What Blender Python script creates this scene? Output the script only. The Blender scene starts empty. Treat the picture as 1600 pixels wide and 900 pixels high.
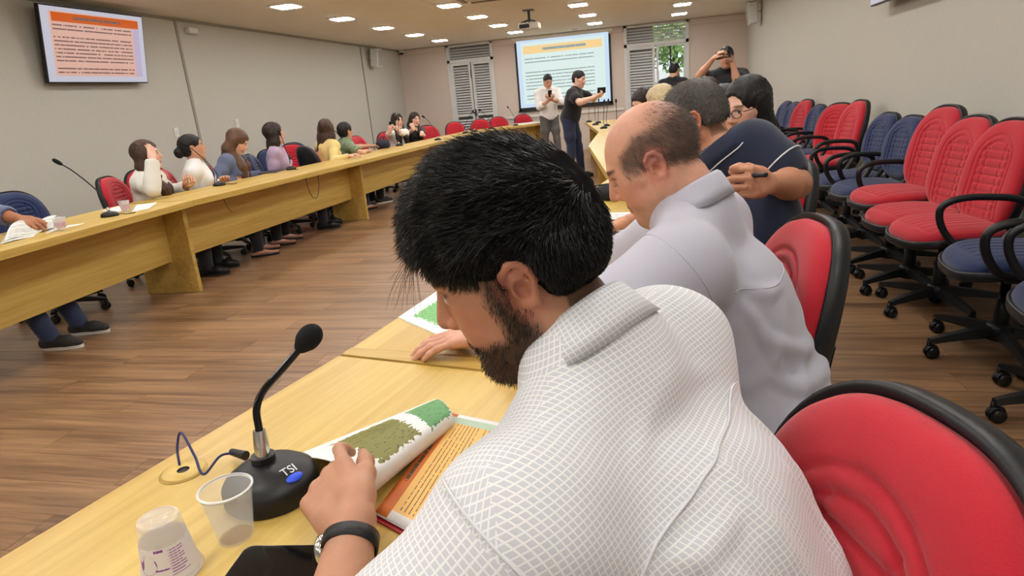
import bpy, bmesh, math, random
import numpy as np
from mathutils import Matrix, Vector
random.seed(7)
SC = bpy.context.scene
COL = SC.collection
PI = math.pi

# ------------------------------------------------------------------ camera
CAM_F = 992.0                       # focal length in pixels of the 1600 x 900 frame
CAM_H = 1.30
def _axes(vx, vy, roll):
    y = np.array([vx, vy, CAM_F]); y /= np.linalg.norm(y)
    h = np.array([1, roll, 0.0]); h /= np.linalg.norm(h)
    z = np.cross(h, y); z /= np.linalg.norm(z)
    if z[1] > 0: z = -z
    return np.array([np.cross(y, z), y, z])
CR = _axes(222.0, -313.0, -0.087)   # rows: room axes seen from the lens
CPOS = np.array([0, 0, CAM_H])
cam_d = bpy.data.cameras.new('camera'); cam = bpy.data.objects.new('camera', cam_d); COL.objects.link(cam)
cam_d.sensor_width = 36.0; cam_d.lens = CAM_F / 1600 * 36.0; cam_d.clip_start = 0.02; cam_d.clip_end = 200
_r, _u, _b = CR @ [1, 0, 0], CR @ [0, -1, 0], CR @ [0, 0, -1]
cam.matrix_world = Matrix([[_r[0], _u[0], _b[0], 0], [_r[1], _u[1], _b[1], 0], [_r[2], _u[2], _b[2], CAM_H], [0, 0, 0, 1]])
SC.camera = cam
def at(px, py, dep): return CPOS + CR @ np.array([(px - 800) / CAM_F * dep, (py - 450) / CAM_F * dep, dep])
def _ray(px, py): return CR @ np.array([px - 800, py - 450, CAM_F])
def onz(px, py, z): d = _ray(px, py); return CPOS + d * ((z - CAM_H) / d[2])
def onx(px, py, x): d = _ray(px, py); return CPOS + d * (x / d[0])
def ony(px, py, y): d = _ray(px, py); return CPOS + d * (y / d[1])

# ------------------------------------------------------------------ world, exposure
SC.view_settings.view_transform = 'Standard'; SC.view_settings.look = 'None'
SC.view_settings.gamma = 1.0; SC.view_settings.use_curve_mapping = False
SC.view_settings.exposure = -0.12
W = bpy.data.worlds.new('world'); SC.world = W; W.use_nodes = True
_bg = W.node_tree.nodes['Background']; _bg.inputs[0].default_value = (0.78, 0.88, 1.0, 1); _bg.inputs[1].default_value = 1.6
_sun = bpy.data.lights.new('sun', 'SUN'); _sun.energy = 4.0; _sun.angle = .02; _so = bpy.data.objects.new('sun', _sun); COL.objects.link(_so); _so.rotation_euler = (math.radians(32), math.radians(12), 0)
LAMP_STRENGTH = 54.0

# ------------------------------------------------------------------ helpers
def s2l(c):
    if isinstance(c, str): c = [int(c[i:i + 2], 16) for i in (0, 2, 4)]
    o = []
    for v in c[:3]:
        v = v / 255.0
        o.append(v / 12.92 if v <= 0.04045 else ((v + 0.055) / 1.055) ** 2.4)
    return (o[0], o[1], o[2], 1.0)
MATS = {}
def mat(name, col, rough=0.6, metal=0.0, spec=0.5, noise=None, bump=None, trans=0.0, emit=None, alpha=1.0, attr=None, objrand=0.0, sheen=0.0, ior=1.45, subsurf=0.0, coat=0.0):
    """noise=(scale, amount, stretch xyz); bump=(scale, strength, stretch xyz)"""
    if name in MATS: return MATS[name]
    m = bpy.data.materials.new(name); m.use_nodes = True; nt = m.node_tree; N = nt.nodes; L = nt.links
    b = N['Principled BSDF']
    c = s2l(col); b.inputs['Base Color'].default_value = c
    b.inputs['Roughness'].default_value = rough; b.inputs['Metallic'].default_value = metal
    b.inputs['Specular IOR Level'].default_value = spec; b.inputs['IOR'].default_value = ior
    b.inputs['Transmission Weight'].default_value = trans; b.inputs['Alpha'].default_value = alpha
    if sheen: b.inputs['Sheen Weight'].default_value = sheen; b.inputs['Sheen Roughness'].default_value = 0.5
    if coat: b.inputs['Coat Weight'].default_value = coat
    if subsurf:
        b.inputs['Subsurface Weight'].default_value = subsurf; b.inputs['Subsurface Radius'].default_value = (0.012, 0.005, 0.003); b.inputs['Subsurface Scale'].default_value = 1.0
    if emit: b.inputs['Emission Color'].default_value = s2l(emit[0]); b.inputs['Emission Strength'].default_value = emit[1]
    cur = None
    tc = N.new('ShaderNodeTexCoord')
    def tex(scale, stretch, detail=6):
        mp = N.new('ShaderNodeMapping'); mp.inputs['Scale'].default_value = stretch; L.new(tc.outputs['Object'], mp.inputs[0])
        n = N.new('ShaderNodeTexNoise'); n.inputs['Scale'].default_value = scale; n.inputs['Detail'].default_value = detail; n.inputs['Roughness'].default_value = 0.6
        L.new(mp.outputs[0], n.inputs['Vector']); return n
    if attr:
        a = N.new('ShaderNodeAttribute'); a.attribute_name = attr; cur = a.outputs['Color']
    if noise:
        n = tex(noise[0], noise[2] if len(noise) > 2 else (1, 1, 1))
        mr = N.new('ShaderNodeMapRange'); mr.inputs['From Min'].default_value = 0.3; mr.inputs['From Max'].default_value = 0.7
        mr.inputs['To Min'].default_value = 1 - noise[1]; mr.inputs['To Max'].default_value = 1 + noise[1]
        L.new(n.outputs['Fac'], mr.inputs['Value'])
        mx = N.new('ShaderNodeVectorMath'); mx.operation = 'SCALE'
        if cur is not None: L.new(cur, mx.inputs[0])
        else: mx.inputs[0].default_value = c[:3]
        L.new(mr.outputs[0], mx.inputs['Scale']); cur = mx.outputs[0]
    if objrand:
        oi = N.new('ShaderNodeObjectInfo'); mr = N.new('ShaderNodeMapRange')
        mr.inputs['To Min'].default_value = 1 - objrand; mr.inputs['To Max'].default_value = 1 + objrand; L.new(oi.outputs['Random'], mr.inputs['Value'])
        mx = N.new('ShaderNodeVectorMath'); mx.operation = 'SCALE'
        if cur is not None: L.new(cur, mx.inputs[0])
        else: mx.inputs[0].default_value = c[:3]
        L.new(mr.outputs[0], mx.inputs['Scale']); cur = mx.outputs[0]
    if cur is not None: L.new(cur, b.inputs['Base Color'])
    if bump:
        n = tex(bump[0], bump[2] if len(bump) > 2 else (1, 1, 1), 4)
        bp = N.new('ShaderNodeBump'); bp.inputs['Strength'].default_value = bump[1]; bp.inputs['Distance'].default_value = 0.003
        L.new(n.outputs['Fac'], bp.inputs['Height']); L.new(bp.outputs[0], b.inputs['Normal'])
    MATS[name] = m
    return m

def tag(o, label=None, cat=None, group=None, kind=None):
    if label: o['label'] = label
    if cat: o['category'] = cat
    if group: o['group'] = group
    if kind: o['kind'] = kind
    return o
def empty(name, loc=(0, 0, 0), rz=0.0, label=None, cat=None, group=None):
    o = bpy.data.objects.new(name, None); COL.objects.link(o); o.empty_display_size = 0.1
    o.location = [float(v) for v in loc]; o.rotation_euler = (0, 0, rz)
    return tag(o, label, cat, group)
def link(name, me, parent=None, m=None):
    o = bpy.data.objects.new(name, me); COL.objects.link(o)
    if m is not None:
        me.materials.clear()
        for q in (m if isinstance(m, (list, tuple)) else [m]): me.materials.append(q)
    if parent is not None: o.parent = parent
    return o
def raw(name, V, Fc, m, parent=None, smooth=False):
    me = bpy.data.meshes.new(name); me.from_pydata([tuple(map(float, v)) for v in V], [], [tuple(map(int, f)) for f in Fc]); me.validate(); me.update()
    if smooth: me.shade_smooth()
    return link(name, me, parent, m)
class MB:
    def __init__(s): s.V = []; s.F = []; s.S = []
    def add(s, V, Fc, smooth=False):
        n = len(s.V); s.V += [tuple(map(float, v)) for v in V]; s.F += [tuple(n + i for i in f) for f in Fc]; s.S += [smooth] * len(Fc); return s
    def box(s, lo, hi, M=None, ch=0.0):
        x0, y0, z0 = lo; x1, y1, z1 = hi
        V = [(x0, y0, z0), (x1, y0, z0), (x1, y1, z0), (x0, y1, z0), (x0, y0, z1), (x1, y0, z1), (x1, y1, z1), (x0, y1, z1)]
        if M is not None: V = [M @ Vector(v) for v in V]
        return s.add(V, [(0, 3, 2, 1), (4, 5, 6, 7), (0, 1, 5, 4), (1, 2, 6, 5), (2, 3, 7, 6), (3, 0, 4, 7)])
    def prism(s, pts, z0, z1, M=None):
        n = len(pts); V = [(p[0], p[1], z0) for p in pts] + [(p[0], p[1], z1) for p in pts]
        if M is not None: V = [M @ Vector(v) for v in V]
        return s.add(V, [tuple(range(n))[::-1], tuple(range(n, 2 * n))] + [(i, (i + 1) % n, n + (i + 1) % n, n + i) for i in range(n)])
    def tube(s, path, r, n=8, caps=True, flat=None):
        P = [Vector(map(float, p)) for p in path]; m = len(P)
        rs = r if isinstance(r, (list, tuple)) else [r] * m
        up = None; V = []; 
        for i, p in enumerate(P):
            t = (P[min(i + 1, m - 1)] - P[max(i - 1, 0)]).normalized()
            if up is None:
                up = Vector((0, 0, 1)) if abs(t.z) < 0.9 else Vector((1, 0, 0))
            a = (up - t * up.dot(t)).normalized(); b = t.cross(a); up = a
            for k in range(n):
                q = 2 * PI * k / n
                fx, fy = (1, 1) if flat is None else flat
                V.append(p + a * math.cos(q) * rs[i] * fx + b * math.sin(q) * rs[i] * fy)
        Fc = [(i * n + k, i * n + (k + 1) % n, (i + 1) * n + (k + 1) % n, (i + 1) * n + k) for i in range(m - 1) for k in range(n)]
        s.add(V, Fc, True)
        if caps: s.add(V[:n], [tuple(range(n))[::-1]]); s.add(V[-n:], [tuple(range(n))])
        return s
    def lathe(s, prof, n=24, M=None, smooth=True):
        V = []; m = len(prof)
        for r, z in prof:
            for k in range(n):
                q = 2 * PI * k / n; v = Vector((r * math.cos(q), r * math.sin(q), z)); V.append(M @ v if M is not None else v)
        return s.add(V, [(i * n + k, i * n + (k + 1) % n, (i + 1) * n + (k + 1) % n, (i + 1) * n + k) for i in range(m - 1) for k in range(n)], smooth)
    def build(s, name, m, parent=None, bevel=0.0):
        me = bpy.data.meshes.new(name); me.from_pydata(s.V, [], s.F); me.update()
        me.polygons.foreach_set('use_smooth', s.S)
        o = link(name, me, parent, m)
        if bevel:
            bm = bmesh.new(); bm.from_mesh(me); bmesh.ops.remove_doubles(bm, verts=bm.verts, dist=1e-6)
            bmesh.ops.bevel(bm, geom=list(bm.edges), offset=bevel, segments=2, affect='EDGES', profile=0.5); bm.to_mesh(me); bm.free()
        return o
def smooth_path(pts, n=6):
    P = [np.array(p, float) for p in pts]; P = [2 * P[0] - P[1]] + P + [2 * P[-1] - P[-2]]; out = []
    for i in range(1, len(P) - 2):
        for k in range(n):
            t = k / n; a, b, c, d = P[i - 1], P[i], P[i + 1], P[i + 2]
            out.append(0.5 * (2 * b + (c - a) * t + (2 * a - 5 * b + 4 * c - d) * t * t + (3 * b - a - 3 * c + d) * t ** 3))
    out.append(P[-2]); return out
def copy_tree(o, parent=None):
    c = o.copy(); COL.objects.link(c)
    if parent is not None: c.parent = parent; c.matrix_parent_inverse = o.matrix_parent_inverse.copy()
    for ch in list(o.children): copy_tree(ch, c)
    return c
def struct(o): o['kind'] = 'structure'; return o

# ------------------------------------------------------------------ room
ZC, XL, XR, YF, YB = 2.70, -6.137, 2.014, 15.79, -3.0
M_wall = mat('wall_fabric', (194, 191, 180), 0.85, noise=(90, .035, (1, 1, .25)), bump=(260, .12, (1, 1, .3)))
M_far = mat('far_panel', (212, 196, 184), 0.85, noise=(60, .03))
M_ceil = mat('ceiling_paint', (232, 226, 212), 0.9, noise=(4, .02))
M_white = mat('white_paint', (225, 222, 214), 0.5)
M_frame = mat('grey_frame', (216, 216, 214), 0.5)
M_louvre = mat('louvre_grey', (206, 206, 204), 0.55)
M_black = mat('black_plastic', (22, 22, 24), 0.45, bump=(300, .05))
M_blackg = mat('black_gloss', (8, 8, 10), 0.12)
M_blackm = mat('black_foam', (14, 14, 15), 0.95, bump=(900, .4))
M_chrome = mat('chrome', (200, 200, 200), 0.2, 1.0)

def wood_mat(name, base, dark, grain=(3, 60, 60), sc=1.0, rough=0.4, rnd=0.0, bandw=0.12, amount=1.0, spec=0.5):
    m = bpy.data.materials.new(name); m.use_nodes = True; N = m.node_tree.nodes; L = m.node_tree.links; b = N['Principled BSDF']
    tc = N.new('ShaderNodeTexCoord'); vec = tc.outputs['Object']
    oi = N.new('ShaderNodeObjectInfo'); cmb = N.new('ShaderNodeCombineXYZ'); mu = N.new('ShaderNodeMath'); mu.operation = 'MULTIPLY'; mu.inputs[1].default_value = 37.0
    L.new(oi.outputs['Random'], mu.inputs[0]); L.new(mu.outputs[0], cmb.inputs[0]); L.new(mu.outputs[0], cmb.inputs[1])
    ad = N.new('ShaderNodeVectorMath'); ad.operation = 'ADD'; L.new(vec, ad.inputs[0]); L.new(cmb.outputs[0], ad.inputs[1])
    def nz(stretch, scale, det):
        mp = N.new('ShaderNodeMapping'); mp.inputs['Scale'].default_value = stretch; L.new(ad.outputs[0], mp.inputs[0])
        n = N.new('ShaderNodeTexNoise'); n.inputs['Scale'].default_value = scale; n.inputs['Detail'].default_value = det; n.inputs['Roughness'].default_value = 0.65; n.inputs['Distortion'].default_value = 0.6
        L.new(mp.outputs[0], n.inputs['Vector']); return n
    n1 = nz(grain, sc, 8); n2 = nz((grain[0] * .25, grain[1] * .18, grain[2] * .18), sc, 3)
    mx = N.new('ShaderNodeMath'); mx.operation = 'ADD'; L.new(n1.outputs['Fac'], mx.inputs[0]); L.new(n2.outputs['Fac'], mx.inputs[1])
    cr = N.new('ShaderNodeValToRGB'); cr.color_ramp.elements[0].position = 1.0 - bandw * 2; cr.color_ramp.elements[1].position = min(1.0, 1.0)
    mr = N.new('ShaderNodeMapRange'); mr.inputs['From Min'].default_value = 0.70; mr.inputs['From Max'].default_value = 1.30; L.new(mx.outputs[0], mr.inputs['Value'])
    cr.color_ramp.elements[0].position = 0.15; cr.color_ramp.elements[1].position = 0.8
    cr.color_ramp.elements[0].color = s2l(dark); cr.color_ramp.elements[1].color = s2l(base)
    L.new(mr.outputs[0], cr.inputs[0]); cur = cr.outputs[0]
    if rnd:
        m2 = N.new('ShaderNodeMapRange'); m2.inputs['To Min'].default_value = 1 - rnd; m2.inputs['To Max'].default_value = 1 + rnd; L.new(oi.outputs['Random'], m2.inputs['Value'])
        sm = N.new('ShaderNodeVectorMath'); sm.operation = 'SCALE'; L.new(cur, sm.inputs[0]); L.new(m2.outputs[0], sm.inputs['Scale']); cur = sm.outputs[0]
    L.new(cur, b.inputs['Base Color']); b.inputs['Roughness'].default_value = rough; b.inputs['Specular IOR Level'].default_value = spec
    bp = N.new('ShaderNodeBump'); bp.inputs['Strength'].default_value = 0.12; bp.inputs['Distance'].default_value = 0.002; L.new(n1.outputs['Fac'], bp.inputs['Height']); L.new(bp.outputs[0], b.inputs['Normal'])
    MATS[name] = m; return m
M_floor = wood_mat('floor_vinyl', (158, 121, 86), (100, 72, 49), (2.0, 40, 40), 1.0, 0.33, rnd=.05, spec=.5)
M_table = wood_mat('table_birch', (212, 182, 100), (190, 155, 74), (1.6, 42, 42), 1.0, 0.38)
M_tabled = wood_mat('table_edge', (198, 166, 88), (174, 138, 66), (1.6, 42, 42), 1.0, 0.4)

def slab(name, lo, hi, m, parent=None): return MB().box(lo, hi).build(name, m, parent)
floor = struct(slab('floor', (XL - .2, YB - .2, -.12), (XR + .2, YF + .4, -.004), M_floor))
# vinyl planks, grain across the room
pw, pl = 0.19, 1.25
me_pl = bpy.data.meshes.new('plank')
_mb = MB(); e = .0004; c = .0006
_mb.add([(e, e, -.004), (pl - e, e, -.004), (pl - e, pw - e, -.004), (e, pw - e, -.004), (e + c, e + c, 0), (pl - e - c, e + c, 0), (pl - e - c, pw - e - c, 0), (e + c, pw - e - c, 0)],
        [(4, 5, 6, 7), (0, 1, 5, 4), (1, 2, 6, 5), (2, 3, 7, 6), (3, 0, 4, 7)])
me_pl.from_pydata(_mb.V, [], _mb.F); me_pl.materials.append(M_floor)
rows = int((YF - YB) / pw) + 1
cand = []
for r_ in range(rows):
    y = YB + r_ * pw; off = (r_ * 0.47) % 1.0 * pl
    x = XL - off
    while x < XR:
        cand.append((x, y)); x += pl
def _vis(x, y):
    cx, cy = x + pl / 2, y + pw / 2
    inner = -3.9 < cx < .1 and 1.0 < cy < 11
    right = cx > 0.0 and .8 < cy < 6.5
    left = cx < -3.2 and 2 < cy < 8 and cx > -5
    return (0 if (inner or right) else (1 if left else 2), cy)
cand.sort(key=lambda p: _vis(*p))
for x, y in cand[:290]:
    o = bpy.data.objects.new('plank', me_pl); COL.objects.link(o); o.parent = floor
    o.location = (x, y, 0)
_mb2 = MB()
for x, y in cand[290:]:
    _mb2.add([(v[0] + x, v[1] + y, v[2]) for v in _mb.V], _mb.F)
tag(_mb2.build('plank', M_floor, floor), kind='stuff')

ceiling = struct(slab('ceiling', (XL - .2, YB - .2, ZC), (XR + .2, YF + .4, ZC + .15), M_ceil))
wl = struct(slab('wall_left', (XL - .15, YB - .2, -.1), (XL, YF + .4, ZC), M_wall))
wr = struct(slab('wall_right', (XR, YB - .2, -.1), (XR + .15, YF + .4, ZC), M_wall))
wb = struct(slab('wall_back', (XL, YB - .15, -.1), (XR, YB, ZC), M_wall))
# far wall with two tall openings
LD = (-4.92, -3.76); RW = (-.66, .78)      # louvred openings
wf = struct(MB().box((XL, YF, -.1), (LD[0], YF + .15, ZC)).box((LD[1], YF, -.1), (RW[0], YF + .15, ZC)).box((RW[1], YF, -.1), (XR, YF + .15, ZC)).build('wall_far', M_far))
# pale line of cable trunking and pelmets on the far wall
struct(MB().box((LD[1] + .05, YF - .03, .86), (RW[0] - .05, YF, .91)).build('trim_1', M_white))
for i, (a, b_) in enumerate(((XL, LD[0]), (LD[1], RW[0]), (RW[1], XR))):
    struct(MB().box((a + .02, YF - .06, ZC - .13), (b_ - .02, YF, ZC - .01)).build('trim_%d' % (i + 2), M_far))
# wall seams: slim cover battens on the left wall, baseboards
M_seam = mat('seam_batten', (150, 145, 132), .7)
for i, y in enumerate((7.9, 13.55)):
    struct(slab('trim_%d' % (5 + i), (XL, y - .022, 0), (XL + .012, y + .022, ZC), M_seam))
struct(slab('baseboard_left', (XL, YB, 0), (XL + .015, YF, .08), M_far)); struct(slab('baseboard_right', (XR - .015, YB, 0), (XR, YF, .08), M_far))
struct(MB().box((XL, YF - .015, 0), (LD[0], YF, .08)).box((LD[1], YF - .015, 0), (RW[0], YF, .08)).box((RW[1], YF - .015, 0), (XR, YF, .08)).build('baseboard_far', M_far))
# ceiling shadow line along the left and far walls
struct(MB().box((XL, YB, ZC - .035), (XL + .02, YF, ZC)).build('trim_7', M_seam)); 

# louvred door / window: frame, transom, two leaves of slats
def slat_bank(parent, x0, x1, z0, z1, pitch, y):
    me = bpy.data.meshes.new('slat'); mb = MB(); w = x1 - x0
    mb.box((0, -.028, -.004), (w, .028, .004), Matrix.Rotation(math.radians(42), 4, 'X')); me.from_pydata(mb.V, [], mb.F); me.materials.append(M_louvre)
    n = int((z1 - z0) / pitch)
    for k in range(n):
        o = bpy.data.objects.new('slat', me); COL.objects.link(o); o.parent = parent; o.location = (x0, y, z0 + pitch * (k + .5))
def louvre_unit(name, x0, x1, ztop, zsplit, leaves, open_right):
    root = empty(name, ((x0 + x1) / 2, YF, 0)); root['kind'] = 'structure'
    w = (x1 - x0) / 2; y = .05
    f = MB()
    for a, b_ in ((-w, -w + .07), (w - .07, w)): f.box((a, -.03, 0), (b_, .10, ztop))
    f.box((-w, -.03, zsplit), (w, .10, zsplit + .08)); f.box((-w, -.03, ztop - .05), (w, .10, ztop))
    f.build('frame', M_frame, root, .004)
    tr = empty('transom'); tr.parent = root
    slat_bank(tr, -w + .07, w - .07, zsplit + .09, ztop - .05, .062, y)
    # leaves
    if leaves == 2 and not open_right:
        spans = [(-w + .07, -.012), (.012, w - .07)]
    else: spans = [(-w + .07, -.03)]
    for a, b_ in spans:
        lf = empty('leaf'); lf.parent = root
        g = MB().box((a, 0, .02), (a + .055, .07, zsplit)).box((b_ - .055, 0, .02), (b_, .07, zsplit)).box((a + .055, 0, .02), (b_ - .055, .07, .12)).box((a + .055, 0, zsplit - .06), (b_ - .055, .07, zsplit)).box((a + .055, 0, 1.0), (b_ - .055, .07, 1.06))
        g.build('leaf_frame', M_frame, lf, .003)
        slat_bank(lf, a + .055, b_ - .055, 1.07, zsplit - .06, .062, y - .01)
        slat_bank(lf, a + .055, b_ - .055, .13, .99, .062, y - .01)
        # solid board behind the blades
    if not open_right:
        h = MB().box((.02, -.05, 1.0), (.045, -.005, 1.16)).box((-.05, -.045, 1.07), (.04, -.03, 1.095)); h.build('handle', M_black, root)
        MB().box((-.02, -.012, 1.9), (-.006, .0, 2.1)).build('bolt', M_black, root)
    else:
        g = MB().box((.0, .0, .02), (.05, .07, zsplit)).box((w - .11, 0, .02), (w - .07, .07, zsplit)).box((.05, 0, zsplit - .04), (w - .11, .07, zsplit)).box((.05, 0, .02), (w - .11, .07, .9))
        g.build('sash_frame', M_frame, root, .003)
        MB().box((.30, .02, .9), (.335, .06, zsplit - .04)).build('mullion', M_black, root)
        gl = MB().box((.05, .035, .9), (w - .11, .041, zsplit - .04)).build('pane', mat('window_glass', (255, 255, 255), 0.0, trans=1.0, ior=1.02), root)
    return root
louvre_unit('door_1', LD[0], LD[1], ZC - .01, 2.27, 2, False)
louvre_unit('window_1', RW[0], RW[1], ZC - .01, 2.22, 2, True)
# dark lobby behind the closed louvres
struct(MB().box((LD[0] - .2, YF + .38, -.1), (LD[1] + .2, YF + .4, ZC)).build('wall_lobby', mat('lobby_wall', (150, 146, 140), .9)))
struct(MB().box((RW[0] - .1, YF + .36, -.1), (RW[0] + .66, YF + .40, ZC)).build('wall_shaft', mat('lobby_wall', (150, 146, 140), .9)))

# ceiling lamps: a square recessed panel every 1.7 x 1.56 m
M_lampf = mat('lamp_frame', (235, 230, 220), .5)
M_lamp = mat('lamp_diffuser', (255, 250, 240), .5, emit=((255, 254, 252), LAMP_STRENGTH))
lamp0 = empty('ceiling_lamp', (0, 0, ZC))
def _lamp_meshes():
    s_, t_ = .145, .175
    f = MB()
    ring = lambda a, z: [(-a, -a, z), (a, -a, z), (a, a, z), (-a, a, z)]
    V = ring(t_, 0) + ring(t_, -.018) + ring(s_, -.022) + ring(s_ - .01, -.004)
    f.add(V, [(i + k * 4, (i + 1) % 4 + k * 4, (i + 1) % 4 + k * 4 + 4, i + k * 4 + 4) for k in range(3) for i in range(4)])
    f.build('frame', M_lampf, lamp0)
    a = s_ - .006
    MB().add(ring(a, -.008) + ring(a * .93, -.030), [(4, 7, 6, 5)] + [(i, i + 4, (i + 1) % 4 + 4, (i + 1) % 4) for i in range(4)]).build('diffuser', M_lamp, lamp0)
_lamp_meshes()
lamp_xy = []
for ix, x in enumerate((-4.565, -2.87, -1.175, .52)):
    for k in range(-6, 5):
        y = 8.03 + 1.56 * k
        lamp_xy.append((x, y, ix, k))
rowname = ['over the row of women by the left wall', 'in the row beside the projector', 'in the row above the screen', 'in the row over the chairs by the window']
first = True
for x, y, ix, k in lamp_xy:
    if ix == 1 and k == 0 or ix == 2 and k == 0 : pass
    o = lamp0 if first else copy_tree(lamp0); first = False
    o.location = (x, y, ZC)
    tag(o, 'square recessed ceiling lamp ' + rowname[ix], 'ceiling lamp', 'recessed lamps in the ceiling')

# ------------------------------------------------------------------ tables
TZ = .75
def table(p0, p1, side, label, depth=.64, ends=(True, True), group=None):
    """p0-p1: the edge towards the open middle of the room; side=+1 when the seats are at +x"""
    p0 = Vector((p0[0], p0[1], 0)); p1 = Vector((p1[0], p1[1], 0)); d = p1 - p0; Ln = d.length
    root = empty('conference_table', p0, math.atan2(d.y, d.x), label, 'table', group)
    s = -side                                       # local +y is left of the run; seats lie at -y for side +1
    def yy(a, b): return (min(s * a, s * b), max(s * a, s * b))
    y0, y1 = yy(0, depth)
    MB().box((.001, y0, .70), (Ln - .001, y1, TZ)).build('tabletop', M_table, root, .003)
    y0, y1 = yy(.27, .29)
    MB().box((.02, y0, .27), (Ln - .02, y1, .70)).build('modesty_panel', M_table, root, .002)
    xs = ([0.0] if ends[0] else []) + ([Ln - .045] if ends[1] else [])
    for x in xs:
        y0, y1 = yy(.09, depth - .08)
        MB().box((x, y0, 0), (x + .045, y1, .70)).build('leg_panel', M_tabled, root, .003)
    return root
Lp = [(-3.30, .9), (-3.60, 4.40), (-3.49, 7.45), (-3.43, 10.45), (-3.30, 13.2), (-2.45, 14.95)]
Llab = ['', 'long birch table in front of the women in white and lilac', 'long birch table before the woman in yellow and the two friends', 'long birch table with empty red chairs by the louvred door']
Llab[0] = 'long birch table holding the open newspaper by the plain grey wall'
Llab.append('short birch table bending towards the screen at the end of the left row')
for i in range(5):
    table(Lp[i], Lp[i + 1], -1, Llab[i], ends=(i == 0, True))
def rdir(a, b): return (b[0] - a[0], b[1] - a[1])
R1a, R1b = (-.742 - .215 * 2.6, 1.285 - 2.6), (-.748, 1.285)
R2a = (-.738, 1.33); R2b = (-.30, 4.30)
Rp = [R2b, (-.72, 7.2), (-.80, 9.6), (-1.40, 13.45)]
table(R1a, R1b, 1, 'birch table carrying the black desk microphone and plastic cups', ends=(True, True))
table(R2a, R2b, 1, 'birch table under the hand and papers of the bald man', ends=(True, True))
for i, lb in enumerate(['birch table beyond the bald man with a dark pouch on it', 'birch table behind the bald man near the far chairs', 'birch table with the bunched row of gooseneck microphones']):
    table(Rp[i], Rp[i + 1], 1, lb, ends=(False, True))
# filler strip between the two near tables
def strip():
    a, b = np.array([-.742, 1.288]), np.array([-.736, 1.330])
    n1 = np.array([.2, 1]); 
    q = [a, np.array([-.125, 1.155]), np.array([-.105, 1.218]), b]
    V = [(p[0], p[1], z) for z in (.70, .752) for p in q]
    o = raw('filler_strip', V, [(3, 2, 1, 0), (4, 5, 6, 7), (0, 1, 5, 4), (1, 2, 6, 5), (2, 3, 7, 6), (3, 0, 4, 7)], M_tabled)
    tag(o, 'narrow darker wooden filler strip joining the two near tables', 'strip')

strip()
# ------------------------------------------------------------------ office chairs
def chair_fabric(name, col):
    return mat(name, col, .85, noise=(500, .10), bump=(700, .25), sheen=.25)
M_red = chair_fabric('red_fabric', (186, 24, 42)); M_blue = chair_fabric('navy_fabric', (22, 40, 84))
def cushion_mesh(name, hw, hh, thick, expo, kind, rings=46, segs=128, curve=.05, egg=0.0):
    """pad in the local plane (a across, b along), puffed towards +n; returns V, F as (a, b, n)"""
    V = []; Fc = []
    def grooves(a, b):
        g = 0.0
        def ln(dist, w=.0055, d=.006): return d * math.exp(-(dist / w) ** 2)
        u, v = a / hw, b / hh
        if kind == 'back':
            # inverted U stitched twice, pleats inside
            for k, (ux, top, dd) in enumerate(((.60, .72, .006), (.47, .60, .0075))):
                if v > .25: rr = math.hypot(u / ux, (v - .25) / (top - .25)); dist = (rr - 1) * ux * hw
                else: dist = (abs(u) - ux) * hw
                if v > -.78: g += ln(abs(dist), .006, dd)
            if abs(u) < .46 and -.8 < v < .58:
                for k in range(8):
                    g += ln(abs(b - hh * (.44 - k * .155)), .0065, .008)
                g += ln((abs(u) - .27) * hw, .006, .004) if abs(u) > .1 else 0
        else:
            if abs(u) < .62 and abs(v) < .7:
                for k in (-.45, -.22, 0, .22, .45): g += ln(abs(a - k * hw), .007, .006)
            g += ln((max(abs(u) / .66, abs(v) / .74) - 1) * hw * .6, .007, .005)
        return g
    for i in range(rings + 1):
        r = i / rings
        for k in range(segs):
            q = 2 * PI * k / segs; cx, sx = math.cos(q), math.sin(q)
            ro = (abs(cx) ** expo + abs(sx) ** expo) ** (-1 / expo)
            a, b = hw * ro * cx * r, hh * ro * sx * r
            a *= 1 - egg * (b / hh) * .5 - egg * .25 * (b / hh) ** 2
            n = thick * (1 - r ** 5) ** .5 - grooves(a, b) * (1 if r < .95 else 0)
            n += curve * (a / hw) ** 2
            V.append((a, b, n))
    # underside ring
    for k in range(segs):
        a, b, n = V[rings * segs + k]; V.append((a * .985, b * .985, n - .018))
    for i in range(rings + 1):
        for k in range(segs):
            k2 = (k + 1) % segs
            if i == 0: continue
            j = i - 1
            Fc.append((j * segs + k, i * segs + k, i * segs + k2, j * segs + k2))
    i = rings
    for k in range(segs):
        k2 = (k + 1) % segs; Fc.append((i * segs + k, (i + 1) * segs + k, (i + 1) * segs + k2, i * segs + k2))
    return V, Fc
def shell_mesh(hw, hh, expo, curve, egg, thick=.026, segs=72, rings=8, bulge=.03, drop=.016):
    V = []; Fc = []
    prof = [(1.045 * t / rings, -drop - thick - bulge * (1 - (t / rings) ** 3)) for t in range(rings + 1)] + [(1.06, -drop - thick * .6), (1.06, -drop * .2), (1.03, -drop * .1 + .002), (.96, -drop - .004)]
    for r, n0 in prof:
        for k in range(segs):
            q = 2 * PI * k / segs; cx, sx = math.cos(q), math.sin(q); ro = (abs(cx) ** expo + abs(sx) ** expo) ** (-1 / expo)
            a, b = hw * ro * cx * r, hh * ro * sx * r
            a *= 1 - egg * (b / hh) * .5 - egg * .25 * (b / hh) ** 2
            V.append((a, b, n0 + curve * (a / hw) ** 2))
    for i in range(len(prof) - 1):
        for k in range(segs):
            k2 = (k + 1) % segs; Fc.append((i * segs + k, i * segs + k2, (i + 1) * segs + k2, (i + 1) * segs + k))
    return V, Fc
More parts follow.
